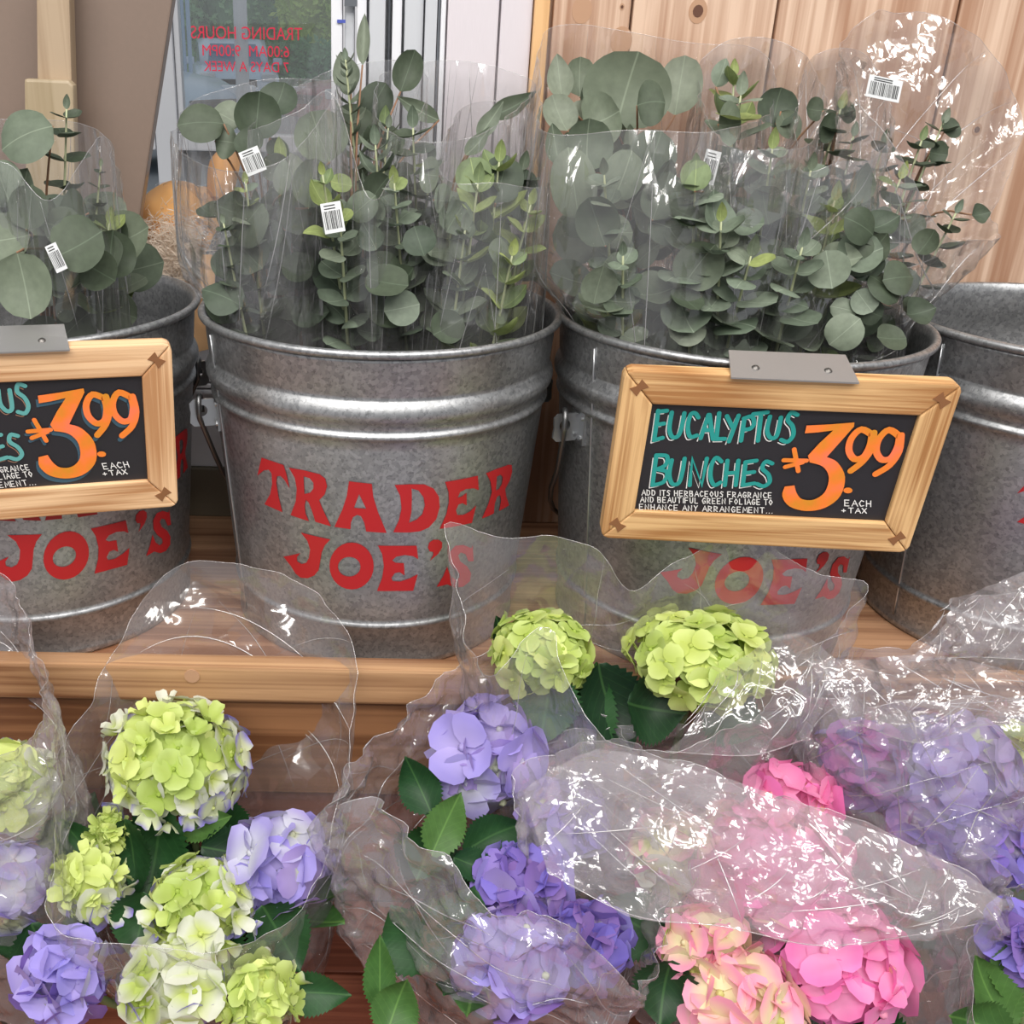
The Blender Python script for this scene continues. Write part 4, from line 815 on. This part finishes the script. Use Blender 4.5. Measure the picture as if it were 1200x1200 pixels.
bunch('tall eucalyptus bunch with a feathery sprig, centre of the uncovered bucket', (-.13, .74),
 [('feather', 405, 70, .68, 24, .02, 'euc', .5), ('baby', 398, 250, .58, 9, .026, 'eucb', .5), ('dollar', 450, 150, .72, 3, .04, 'eucd', .6), ('feather', 455, 150, .70, 16, .024, 'eucb', .5), ('young', 378, 205, .58, 3, .022, 'eucy', .8)],
 [(426,46,.70,18,66,2,'o','euc'), (405,84,.70,36,50,-15,'o','euc'), (478,83,.72,34,50,20,'r','eucd'), (490,127,.72,22,56,-62,'w','euc'), (415,145,.72,50,50,10,'r','eucd'), (440,120,.74,40,50,30,'r','eucd'), (420,260,.64,50,54,10,'r','eucd'), (400,215,.62,24,26,100,'r','eucy'), (425,242,.6,34,40,50,'r','euc'), (395,248,.6,30,32,-60,'r','euc')],
 [(292,152,.62),(350,132,.585),(392,112,.60),(432,232,.57),(470,180,.62),(500,90,.72),(450,70,.78),(360,95,.76)], fill=26, fillbox=(380, 230, 480, 390, .60, .74, .034, 'eucd'), seed=3, labels=((390,255,.572,24,36,-10),))
bunch('eucalyptus bunch with paired blue grey discs right of the feathery sprig', (-.09, .70),
 [('baby', 484, 150, .62, 8, .036, 'eucd', .6), ('baby', 462, 215, .60, 11, .03, 'eucb', .45), ('baby', 505, 190, .64, 12, .03, 'eucb', .45), ('feather', 440, 170, .64, 14, .034, 'eucb', .5), ('baby', 530, 250, .62, 9, .028, 'eucb', .45)],
 [(600,122,.72,26,62,65,'w','eucd'), (575,140,.70,22,52,35,'w','euc'), (560,165,.68,20,46,40,'w','euc'), (503,205,.62,40,24,-80,'r','euc'), (520,235,.62,40,24,90,'r','eucb')],
 [(445,92,.74),(452,150,.64),(500,165,.605),(560,158,.62),(612,120,.68),(622,95,.76),(560,75,.79),(500,72,.79)], fill=30, fillbox=(430, 260, 560, 395, .59, .72, .03, 'eucb'), seed=4, amp=.007)
bunch('young yellow green eucalyptus bunch at the right of the uncovered bucket', (-.06, .68),
 [('young', 585, 190, .62, 8, .036, 'eucy', .5), ('young', 560, 215, .60, 9, .034, 'eucy', .45), ('young', 622, 240, .62, 8, .028, 'eucy', .5), ('young', 600, 300, .6, 7, .03, 'eucy', .5), ('baby', 612, 200, .66, 8, .034, 'eucd', .5), ('young', 545, 270, .6, 7, .03, 'euc', .5)],
 [(555,205,.62,42,44,-10,'r','eucy'), (588,210,.63,50,60,15,'r','eucd'), (612,228,.66,36,60,10,'r','eucd'), (575,200,.64,40,46,-20,'r','euc')],
 [(520,205,.60),(580,215,.575),(640,215,.62),(632,150,.70),(600,120,.75),(540,130,.72)], fill=12, fillbox=(530, 280, 620, 400, .60, .70, .03, 'euc'), seed=5, amp=.006)
bunch('silver dollar eucalyptus bunch at the left of the signed bucket', (.13, .70),
 [('dollar', 690, 130, .70, 5, .05, 'euc', .55), ('baby', 708, 205, .585, 8, .028, 'eucb', .5), ('baby', 730, 300, .575, 7, .026, 'eucb', .5), ('dollar', 740, 180, .66, 5, .048, 'euc', .5), ('young', 712, 325, .63, 5, .03, 'eucy', .7)],
 [(735,106,.68,102,88,15,'r','euc'), (656,90,.69,34,60,-5,'o','euc'), (656,132,.67,40,48,-20,'r','euc'), (763,122,.64,60,32,88,'r','eucd'), (705,138,.66,66,44,70,'r','euc'), (797,100,.72,50,72,10,'r','euc'), (672,215,.62,52,84,-10,'r','euc'), (730,205,.62,48,62,20,'r','euc'), (652,170,.63,30,54,-10,'o','euc'), (690,170,.64,56,60,0,'r','euc'), (765,180,.64,56,56,20,'r','eucd'), (680,90,.72,36,46,0,'r','euc'), (775,230,.62,44,60,20,'r','eucd'), (700,260,.60,50,60,-20,'r','eucd')],
 [(634,120,.66),(640,156,.60),(740,152,.565),(850,152,.575),(905,120,.68),(890,60,.78),(790,48,.80),(690,30,.80),(638,40,.74)], fill=34, fillbox=(660, 220, 820, 400, .58, .72, .036, 'euc'), seed=6, amp=.007, bulge=.03, labels=((832,196,.585,18,40,14),))
bunch('eucalyptus bunch with stacked round leaves above the sign', (.19, .68),
 [('baby', 868, 112, .62, 12, .038, 'eucb', .45), ('baby', 815, 205, .575, 9, .034, 'eucb', .5), ('baby', 845, 260, .57, 8, .032, 'eucb', .5), ('baby', 905, 175, .60, 11, .034, 'eucb', .45), ('young', 860, 90, .66, 3, .03, 'eucy', .85), ('baby', 880, 300, .58, 8, .036, 'eucb', .5)],
 [(911,126,.68,46,46,10,'r','eucd'), (925,148,.68,36,40,150,'o','euc'), (955,128,.66,28,22,-85,'r','eucd'), (845,85,.66,26,36,20,'o','eucb'), (815,205,.57,34,40,5,'r','eucy'), (855,145,.62,50,26,90,'r','euc')],
 [(845,165,.60),(900,175,.565),(950,165,.59),(965,110,.68),(930,55,.79),(860,45,.80),(820,80,.74)], fill=34, fillbox=(800, 220, 930, 405, .575, .70, .034, 'eucb'), seed=7, amp=.008, film_m='film_b', fr=20, st=(1.6, 1.6, .8), labels=())
bunch('eucalyptus bunch with small leaves beside the crumpled empty sleeve top', (.23, .70),
 [('baby', 985, 128, .64, 12, .03, 'eucd', .45), ('baby', 950, 200, .60, 11, .03, 'eucb', .45), ('young', 978, 235, .585, 7, .032, 'eucy', .5), ('baby', 940, 290, .575, 9, .034, 'eucb', .45), ('baby', 1000, 160, .68, 10, .026, 'eucd', .5)],
 [(992,131,.64,30,22,85,'r','eucd'), (970,150,.64,34,22,-80,'r','eucd'), (985,300,.6,40,34,100,'r','eucd')],
 [(935,190,.59),(985,190,.57),(1030,180,.60),(1040,120,.68),(1010,60,.78),(950,70,.79)], fill=24, fillbox=(925, 240, 1030, 405, .58, .68, .03, 'eucb'), seed=8, amp=.009, film_m='film_b', fr=22, st=(1.4, 1.4, .8))
bunch('eucalyptus bunch at right in a tall crumpled clear sleeve', (.27, .70),
 [('baby', 1105, 145, .68, 10, .028, 'eucd', .5), ('baby', 1080, 165, .66, 11, .026, 'eucd', .45), ('baby', 1120, 250, .68, 10, .026, 'eucd', .5), ('baby', 1055, 210, .63, 10, .03, 'eucb', .45), ('baby', 1035, 170, .68, 9, .028, 'eucd', .5)],
 [(1150,250,.68,28,26,80,'o','eucd'), (1115,150,.68,26,22,60,'r','eucd'), (1100,180,.68,28,22,100,'r','eucd')],
 [(985,95,.66),(1000,110,.60),(1060,190,.585),(1105,275,.62),(1165,278,.68),(1200,235,.74),(1190,130,.78),(1155,55,.79),(1105,18,.79),(1040,14,.77),(995,45,.73)], fill=20, fillbox=(1010, 250, 1080, 400, .58, .66, .028, 'eucd'), seed=9, amp=.014, film_m='film_c', fr=24, st=(1, 1, 1), bulge=-.02, edge=.008, labels=((1036,104,.61,40,26,12),))
# ------------------------------------------------------------------ hydrangeas
def floret_mesh(seed, cup=.25, ruffle=.05, pw=.95, n=5):
    rnd = random.Random(seed); vs = []; fs = []; rad_ = []
    for k in range(4):
        a = k*PI/2+rnd.uniform(-.12, .12); L_ = rnd.uniform(.44, .54); ca, sa = math.cos(a), math.sin(a); b0 = len(vs); lift = rnd.uniform(.6, 1.3)*cup; tw = rnd.uniform(-.12, .12)
        ph = rnd.uniform(0, 6)
        def pv(x, y):
            t = x/L_; s_ = y/.28
            return (x*ca-y*sa, x*sa+y*ca, lift*t*t*.55+ruffle*math.sin(ph+s_*2.4+t*3)*t+.12*s_*s_*cup-.25*cup*t**4+tw*s_*t*.6+(k % 2)*.035)
        cx = L_*.56; vs.append(pv(cx, 0)); rad_.append(.5); ns = 11
        for rr in (.55, 1.0):
            for q in range(ns):
                a_ = 2*PI*q/ns; x = cx+rr*L_*.5*math.cos(a_)*(1.0+.06*math.cos(3*a_)); y = rr*pw*.31*math.sin(a_)*(1+.25*math.cos(a_)); vs.append(pv(x, y)); rad_.append(max(0, x/L_)*(.8+.2*rr))
        for q in range(ns):
            r1 = (q+1) % ns; fs.append((b0, b0+1+q, b0+1+r1)); fs.append((b0+1+q, b0+1+ns+q, b0+1+ns+r1, b0+1+r1))
    b0 = len(vs)                         # the small eye
    for z, r_ in ((.0, .065), (.06, .06), (.09, .0)):
        for k in range(6): vs.append((r_*math.cos(k*PI/3), r_*math.sin(k*PI/3), z)); rad_.append(0)
    for i in range(2):
        for k in range(6): fs.append((b0+i*6+k, b0+i*6+(k+1) % 6, b0+i*6+6+(k+1) % 6, b0+i*6+6+k))
    me = MB().add(vs, fs).mesh('floret', smooth=True, fix=False)
    at = me.attributes.new('rad', 'FLOAT', 'POINT'); at.data.foreach_set('value', rad_); return me
FLO = [floret_mesh(k, c, r_) for k, (c, r_) in enumerate(((.10, .04), (.22, .045), (-.06, .04), (.16, .05)))]
BUD = [floret_mesh(20+k, 1.5, .03, .8) for k in range(2)]
def core_mesh(seed):
    bm = bmesh.new(); bmesh.ops.create_icosphere(bm, subdivisions=2, radius=1)
    for v in bm.verts: v.co *= 1+.3*noise.noise(v.co*3+V(seed, 0, 0))
    me = bpy.data.meshes.new('core'); bm.to_mesh(me); bm.free(); me.polygons.foreach_set('use_smooth', [True]*len(me.polygons)); return me
CORE = core_mesh(1)
def head(root, px, py, zc, wpx, hpx, mats, n=46, fs=.030, seed=0, axis=(0, -.35, 1), cov=1.9, core='stem', bud=0, inner=True):
    rnd = random.Random(seed); fs *= 1.08; c = P(px, py, zc); s = (zc+DZ)/FPX; rx = wpx*s*.5; rz = hpx*s*.5; rx = max(rx*.55, rx-fs*.2); rz = max(rz*.55, rz-fs*.17)
    ax = V(*axis).normalized(); e1 = ax.orthogonal().normalized(); e2 = ax.cross(e1)
    cm = mcopy(CORE, M[core]); o = bpy.data.objects.new('flower_head', cm); COL.objects.link(o); o.parent = root; o.location = c-wl(root); base = o
    me = cm.copy(); me.transform(Matrix.Diagonal((rx*.62, rx*.62, rz*.62, 1))); o.data = me
    ga = PI*(3-math.sqrt(5)); zmin = math.cos(cov); rm = (rx*rx*rz)**(1/3)
    no = max(8, int(2*PI*rm*rm*(1-zmin)/(fs*.66)**2*(1+bud*1.1)))
    for layer in (0, 1):
        for i in range(no):
            z = 1-(1-zmin)*(i+.5)/no; q = math.sqrt(max(0, 1-z*z)); a = i*ga+rnd.uniform(-.2, .2)+layer*1.7
            d = (e1*q*math.cos(a)+e2*q*math.sin(a)+ax*z).normalized()
            k = min(len(mats)-1, max(0, int(len(mats)*(i/no+rnd.uniform(-.2, .2))))); m = M[mats[k]]
            r_ = (rnd.uniform(.97, 1.05) if i % 2 else rnd.uniform(.88, .95))-.2*layer; loc = V(d.x*rx, d.y*rx, d.z*rz)*r_
            nn = (V(d.x/rx, d.y/rx, d.z/rz).normalized()+V(rnd.uniform(-.2, .2), rnd.uniform(-.2, .2), rnd.uniform(-.2, .2))).normalized()
            t = nn.orthogonal().normalized(); t = Matrix.Rotation(rnd.uniform(0, 6.28), 3, nn) @ t; x = t.cross(nn); sc = fs*rnd.uniform(.85, 1.12)
            fm = rnd.choice(BUD if layer == 0 and rnd.random() < bud else FLO)
            if fm in BUD: sc *= .7
            fo = bpy.data.objects.new('floret', mcopy(fm, m)); COL.objects.link(fo); fo.parent = base
            fo.matrix_basis = Matrix.Translation(loc) @ Matrix((x, t, nn)).transposed().to_4x4() @ Matrix.Diagonal((sc, sc, sc, 1))
    return c
POT = MB().lathe([(0, .0), (.042, 0), (.045, .004), (.054, .085), (.058, .086), (.058, .1), (.055, .1), (.052, .088), (.0, .086)], 32).mesh('pot', smooth=False)
SOIL = MB().lathe([(0, .09), (.05, .088)], 20).mesh('soil')
ZL = -.24
def plant(label, pot, heads, leaves, rim, fm, nleaf=14, amp=.016, seed=0, fr=32, bulge=.012, st=(1, 1, 1), leafmat_='hleaf', edge=.003, br=.06, flare=.7, collars=()):
    rnd = random.Random(seed+500)
    root = thing('hydrangea_plant', label, 'plant', (pot[0], pot[1], ZL), group='potted hydrangeas in cellophane'); b0 = V(pot[0], pot[1], ZL)
    obj('pot', POT, M['pot'], root, loc=(0, 0, 0)); obj('soil', SOIL, M['soil'], root, loc=(0, 0, 0))
    for i, h in enumerate(heads):
        kw = dict(h[6]) if len(h) > 6 else {}
        c = head(root, *h[:5], h[5], seed=seed*31+i, **kw)
        mb = MB(); mb.tube(spl([b0+V(rnd.uniform(-.02, .02), rnd.uniform(-.02, .02), .086), b0.lerp(c, .6)+V(0, 0, -.02), c], 5), .0032, 6); obj('stem', mb.mesh(smooth=True), M['stem'], root)
    for L_ in leaves:
        px, py, zc, wp, hp, ang = L_[:6]; m = L_[6] if len(L_) > 6 else leafmat_; tilt = L_[7] if len(L_) > 7 else 0; s = (zc+DZ)/FPX; t = img_dir(ang, tilt); lb = P(px, py, zc)-t*hp*s*.5
        leaf(root, rnd.choice(HYD), M[m], lb, t, -FW+t.cross(FW)*rnd.uniform(-.2, .2)+V(0, 0, .3), wp*s*1.25, hp*s)
    for i in range(nleaf):
        a = rnd.uniform(0, 6.28); z = rnd.uniform(.09, .14); r0 = rnd.uniform(.015, .035); d = V(math.cos(a), math.sin(a), 0)
        if d.y > .6 and pot[1] > .44: d.y *= .5
        leaf(root, rnd.choice(HYD), M[leafmat_ if rnd.random() < .7 else 'hleafl'], b0+V(0, 0, z)+d*r0, d+V(0, 0, rnd.uniform(.05, .45)), V(0, 0, 1)-d*.3, rnd.uniform(.055, .075), rnd.uniform(.05, .085))
    return sleeve_and(root, rim, pot, fm, amp, bulge, seed, fr, st, edge, br, flare, collars)
def sleeve_and(root, rim, pot, fm, amp, bulge, seed, fr, st, edge, br, flare, collars):
    sleeve(root, rim, pot, br, ZL+.03, M[fm], amp=amp, bulge=bulge, seed=seed+40, fr=fr, st=st, edge=edge, nu=170, nv=76, flare=flare, collars=collars); return root
gw = ['p_lime', 'p_greenwhite', 'p_greenwhite', 'p_whiteviolet']
plant('hydrangea at the left edge, its flowers veiled by milky film', (-.395, .425),
 [(15, 925, .60, 110, 120, gw, dict(n=34, fs=.03)), (10, 1035, .56, 110, 100, ['p_blueviolet', 'p_whiteviolet', 'p_violet'], dict(n=30, fs=.034))],
 [(50, 1120, .52, 70, 80, 160)],
 [(-60,680,.62),(0,672,.625),(28,735,.60),(46,800,.565),(40,860,.52),(0,880,.495),(-80,870,.49),(-140,820,.53),(-120,740,.58)], 'film_h', nleaf=8, seed=1, amp=.014)
plant('hydrangea with a lime and white head ringed by violet, left front', (-.225, .415),
 [(207, 895, .615, 172, 150, ['p_lime', 'p_greenwhite', 'p_greenwhite', 'p_whiteviolet', 'p_whiteviolet'], dict(n=84, fs=.029, bud=.3, axis=(-.1, -.45, 1))),
  (330, 1012, .565, 128, 122, ['p_blueviolet', 'p_violet', 'p_blueviolet', 'p_violet'], dict(n=36, fs=.044)),
  (108, 1042, .545, 84, 96, ['p_lime', 'p_lime', 'p_greenwhite', 'p_whiteviolet'], dict(n=40, fs=.026, bud=.6)), (128, 975, .58, 46, 40, ['p_lime'], dict(n=24, fs=.018, bud=.9)),
  (238, 1058, .54, 140, 90, ['p_lime', 'p_greenwhite', 'p_lime', 'p_whiteviolet'], dict(n=52, fs=.029, bud=.3)),
  (205, 1150, .505, 140, 105, ['p_greenwhite', 'p_greenwhite', 'p_whiteviolet'], dict(n=44, fs=.036)), (305, 1172, .50, 95, 100, ['p_lime', 'p_greenwhite'], dict(n=44, fs=.025, bud=.4)),
  (72, 1145, .50, 105, 100, ['p_violet', 'p_blueviolet', 'p_purple'], dict(n=32, fs=.042))],
 [(178, 1005, .575, 84, 120, -172, 'hleaf', -.1), (238, 965, .585, 40, 70, 75, 'hleafl'), (150, 1010, .57, 60, 100, 175), (280, 1000, .58, 60, 90, 100), (370, 1165, .50, 50, 84, 92, 'hleaf', .0), (88, 1110, .52, 70, 60, -120), (330, 1100, .53, 80, 90, 150), (95, 990, .57, 44, 80, -40), (250, 1110, .525, 80, 80, 170), (160, 1085, .53, 70, 80, 190)],
 [(120,790,.635),(165,715,.645),(220,664,.645),(300,664,.645),(365,690,.64),(405,745,.63),(416,810,.61),(410,880,.585),(392,960,.555),(345,1070,.515),(250,1108,.478),(150,1102,.468),(60,1085,.475),(70,1000,.51),(72,900,.58)], 'film_s', nleaf=12, seed=2, amp=.010, fr=16, bulge=.006)
plant('violet blue hydrangea with dark toothed leaves, centre front', (-.03, .40),
 [(572, 888, .60, 132, 130, ['p_violet', 'p_violet', 'p_blueviolet', 'p_violet'], dict(n=34, fs=.046, axis=(0, -.6, 1))), (612, 1035, .55, 110, 80, ['p_purple', 'p_violet'], dict(n=26, fs=.044)),
  (600, 1120, .52, 150, 120, ['p_violet', 'p_violet', 'p_purple'], dict(n=38, fs=.046)), (660, 960, .585, 110, 100, ['p_violet', 'p_purple', 'p_blueviolet'], dict(n=32, fs=.04)), (690, 1110, .52, 90, 110, ['p_purple', 'p_violet'], dict(n=26, fs=.042))],
 [(490, 920, .575, 52, 74, -25, 'hleaf'), (523, 965, .55, 52, 82, 25, 'hleafl'), (580, 982, .555, 62, 80, 65, 'hleaf'), (560, 1015, .545, 40, 60, 110, 'hleaf'), (465, 1180, .47, 60, 70, 20, 'hleafl'), (445, 1140, .49, 40, 90, 0, 'hleafl'), (480, 1100, .51, 80, 90, -30), (540, 1080, .52, 90, 90, 20), (500, 1000, .56, 60, 70, 200)],
 [(382,965,.53),(400,915,.56),(470,845,.60),(545,775,.62),(600,760,.625),(650,800,.615),(720,860,.60),(760,960,.55),(770,1080,.50),(740,1150,.465),(660,1075,.455),(600,1075,.455),(540,1025,.46),(480,970,.48),(440,935,.49),(405,950,.50)], 'film_h', nleaf=12, seed=3, amp=.018)
plant('lime green hydrangea with two heads before the signed bucket', (.10, .465),
 [(633, 763, .62, 126, 92, ['p_lime'], dict(n=64, fs=.028, axis=(0, -.5, 1))), (820, 768, .61, 176, 96, ['p_lime'], dict(n=90, fs=.028, axis=(0, -.5, 1)))],
 [(590, 745, .64, 30, 50, -20), (690, 830, .61, 70, 110, 10), (720, 830, .60, 80, 110, 160), (770, 830, .59, 90, 70, 100), (640, 830, .60, 80, 90, 190), (860, 840, .59, 80, 80, 120)],
 [(526,615,.625),(575,625,.615),(690,640,.60),(740,690,.60),(800,655,.61),(870,628,.615),(940,665,.61),(1014,688,.605),(985,730,.59),(925,800,.55),(850,855,.52),(740,880,.515),(690,835,.53),(640,735,.55),(585,790,.55),(560,765,.58),(540,690,.605)], 'film_s', nleaf=12, seed=4, amp=.012, fr=24,
 collars=(([(840,790,.56),(925,742,.565),(975,770,.56)], [(780,880,.525),(880,885,.525),(945,865,.535)]),))
plant('pink hydrangea with cream tinged florets, right front', (.205, .345),
 [(925, 940, .56, 110, 90, ['p_pink'], dict(n=30, fs=.042)), (905, 1015, .535, 190, 120, ['p_pink', 'p_pink', 'p_pink', 'p_pinkcream'], dict(n=52, fs=.044)), (985, 1128, .49, 170, 150, ['p_pink'], dict(n=52, fs=.044)),
  (822, 1110, .50, 110, 90, ['p_pinkcream', 'p_pinkcream', 'p_lime'], dict(n=30, fs=.036)), (872, 1172, .475, 140, 90, ['p_pinkcream'], dict(n=26, fs=.046)), (785, 1005, .55, 110, 110, ['p_pinkcream', 'p_greenwhite', 'p_pink'], dict(n=32, fs=.036))],
 [(780, 1165, .48, 80, 80, 190), (1060, 1090, .50, 80, 90, 60), (740, 1080, .52, 80, 90, -60), (900, 1085, .51, 80, 80, 180)],
 [(606,960,.53),(612,915,.545),(655,880,.545),(735,866,.525),(840,908,.492),(960,948,.478),(1080,992,.462),(1168,1052,.448),(1172,1030,.49),(1110,960,.55),(1010,885,.585),(900,862,.60),(760,850,.605),(640,880,.585)], 'film_h', nleaf=10, seed=5, amp=.018,
 collars=(([(612,925,.53),(700,880,.52),(840,910,.485),(960,950,.47),(1080,994,.455),(1172,1052,.442)], [(640,1020,.475),(740,1072,.455),(850,1086,.447),(960,1108,.438),(1070,1096,.44),(1150,1082,.442)]),))
plant('purple hydrangea veiled by film at the right edge', (.375, .425),
 [(1015, 895, .595, 110, 100, ['p_magenta', 'p_purple', 'p_purple'], dict(n=32, fs=.04)), (1120, 905, .585, 150, 130, ['p_violet', 'p_purple', 'p_violet', 'p_blueviolet'], dict(n=46, fs=.042)), (1165, 990, .55, 120, 100, ['p_purple', 'p_violet'], dict(n=34, fs=.042)), (1085, 975, .56, 90, 80, ['p_purple', 'p_magenta'], dict(n=26, fs=.04)), (1195, 880, .60, 60, 60, ['p_lime', 'p_greenwhite'], dict(n=20, fs=.03))],
 [(1190, 1075, .53, 70, 70, 150), (1060, 1030, .55, 70, 80, 190)],
 [(945,790,.585),(1000,765,.61),(1070,760,.62),(1120,712,.625),(1200,698,.625),(1290,740,.60),(1300,800,.55),(1230,815,.50),(1150,812,.495),(1080,820,.50),(1010,822,.515),(955,815,.55)], 'film_h', nleaf=10, seed=6, amp=.017,
 collars=(([(940,770,.57),(1010,772,.57),(1075,768,.57),(1140,775,.57),(1230,800,.57)], [(985,855,.535),(1010,850,.535),(1075,870,.53),(1150,850,.535),(1230,850,.54)]), ([(1110,700,.60),(1150,690,.60),(1230,660,.60)], [(1065,775,.575),(1140,770,.575),(1230,775,.575)])))
plant('leafy hydrangea in the bottom right corner', (.385, .285),
 [(1200, 1105, .47, 70, 60, ['p_purple', 'p_violet'], dict(n=20, fs=.04))],
 [(1165, 1165, .455, 60, 100, -25, 'hleafl'), (1190, 1130, .46, 60, 80, 20, 'hleafl'), (1150, 1205, .44, 70, 80, -70, 'hleafl')],
 [(1150,1090,.47),(1200,1040,.50),(1290,1040,.50),(1340,1120,.45),(1300,1250,.40),(1200,1260,.40),(1145,1200,.42)], 'film_s', nleaf=8, seed=7, leafmat_='hleafl', amp=.008)
# ------------------------------------------------------------------ dried bouquet on the ledge between the left buckets
bb = PY(215, 395, 1.12); bb.z = .166
root = thing('dried_bouquet', 'orange papered bouquet with fluffy beige pampas between the left buckets', 'bouquet', bb)
def patch(cx, cy, zc, wp, hp, ang, seed, m, amp=.02, name='paper_wrap'):
    mb = MB(); s = (zc+DZ)/FPX; ay = img_dir(ang, .1); ax = ay.cross(-FW).normalized(); n = 18; vs = []; fs = []
    for i in range(n+1):
        for j in range(n+1):
            u, v = i/n*2-1, j/n*2-1; p = P(cx, cy, zc)+ax*u*wp*.5*s*math.sqrt(max(0, 1-v*v*.55))+ay*v*hp*.5*s; d = -amp*(u*u+v*v)+amp*.7*noise.noise(p*30+V(seed, 0, 0))
            vs.append(p-FW*d)
    for i in range(n):
        for j in range(n): a = i*(n+1)+j; fs.append((a, a+1, a+n+2, a+n+1))
    return obj(name, MB().add(vs, fs).mesh(smooth=True, fix=False), m, root)
om = leafmat('orange_paper', [srgb(255, 186, 110), srgb(255, 198, 128)], .6, transl=.3); kp = leafmat('kraft_paper', [srgb(216, 166, 116), srgb(222, 176, 128)], .7, transl=.1)
patch(196, 238, .97, 80, 66, -10, 1, om); patch(228, 245, .99, 64, 70, 30, 2, om); patch(205, 270, .98, 80, 40, 0, 7, om); patch(258, 196, .98, 36, 62, 12, 3, om); patch(188, 262, 1.0, 56, 40, -30, 4, om)
patch(212, 365, 1.0, 70, 90, 0, 5, kp); patch(243, 322, .93, 17, 50, -3, 6, kp, .002, 'kraft_tag')
mb = MB(); rnd = random.Random(3)
for i in range(3200):
    c = P(205+rnd.gauss(0, 17), 295+rnd.gauss(0, 20), .96+rnd.uniform(-.03, .03)); d = V(rnd.gauss(0, 1), rnd.gauss(0, 1), rnd.gauss(.4, 1)).normalized()*rnd.uniform(.008, .02); sd = d.orthogonal().normalized()*.0003
    mb.add([c-sd, c+sd, c+d*.6+sd*.7+V(0, 0, -.002), c+d+V(0, 0, -.005)], [(0, 1, 2, 3)])
obj('pampas', mb.mesh(fix=False), leafmat('pampas_fluff', [srgb(236, 220, 202), srgb(244, 230, 214)], .9, transl=.3), root, kind='stuff')
mb = MB()
for k in range(5): mb.tube([bb+V(.01*k-.02, 0, 0), P(190+k*10, 300, .97)], .002, 5)
obj('stem', mb.mesh(), M['stemb'], root)
sleeve(root, [(168,235,1.0),(200,212,.985),(240,220,.985),(262,250,1.02),(245,225,1.07),(190,215,1.07)], (bb.x, bb.y), .02, .17, M['film_c'], amp=.012, seed=77, fr=22, nu=90, nv=40)
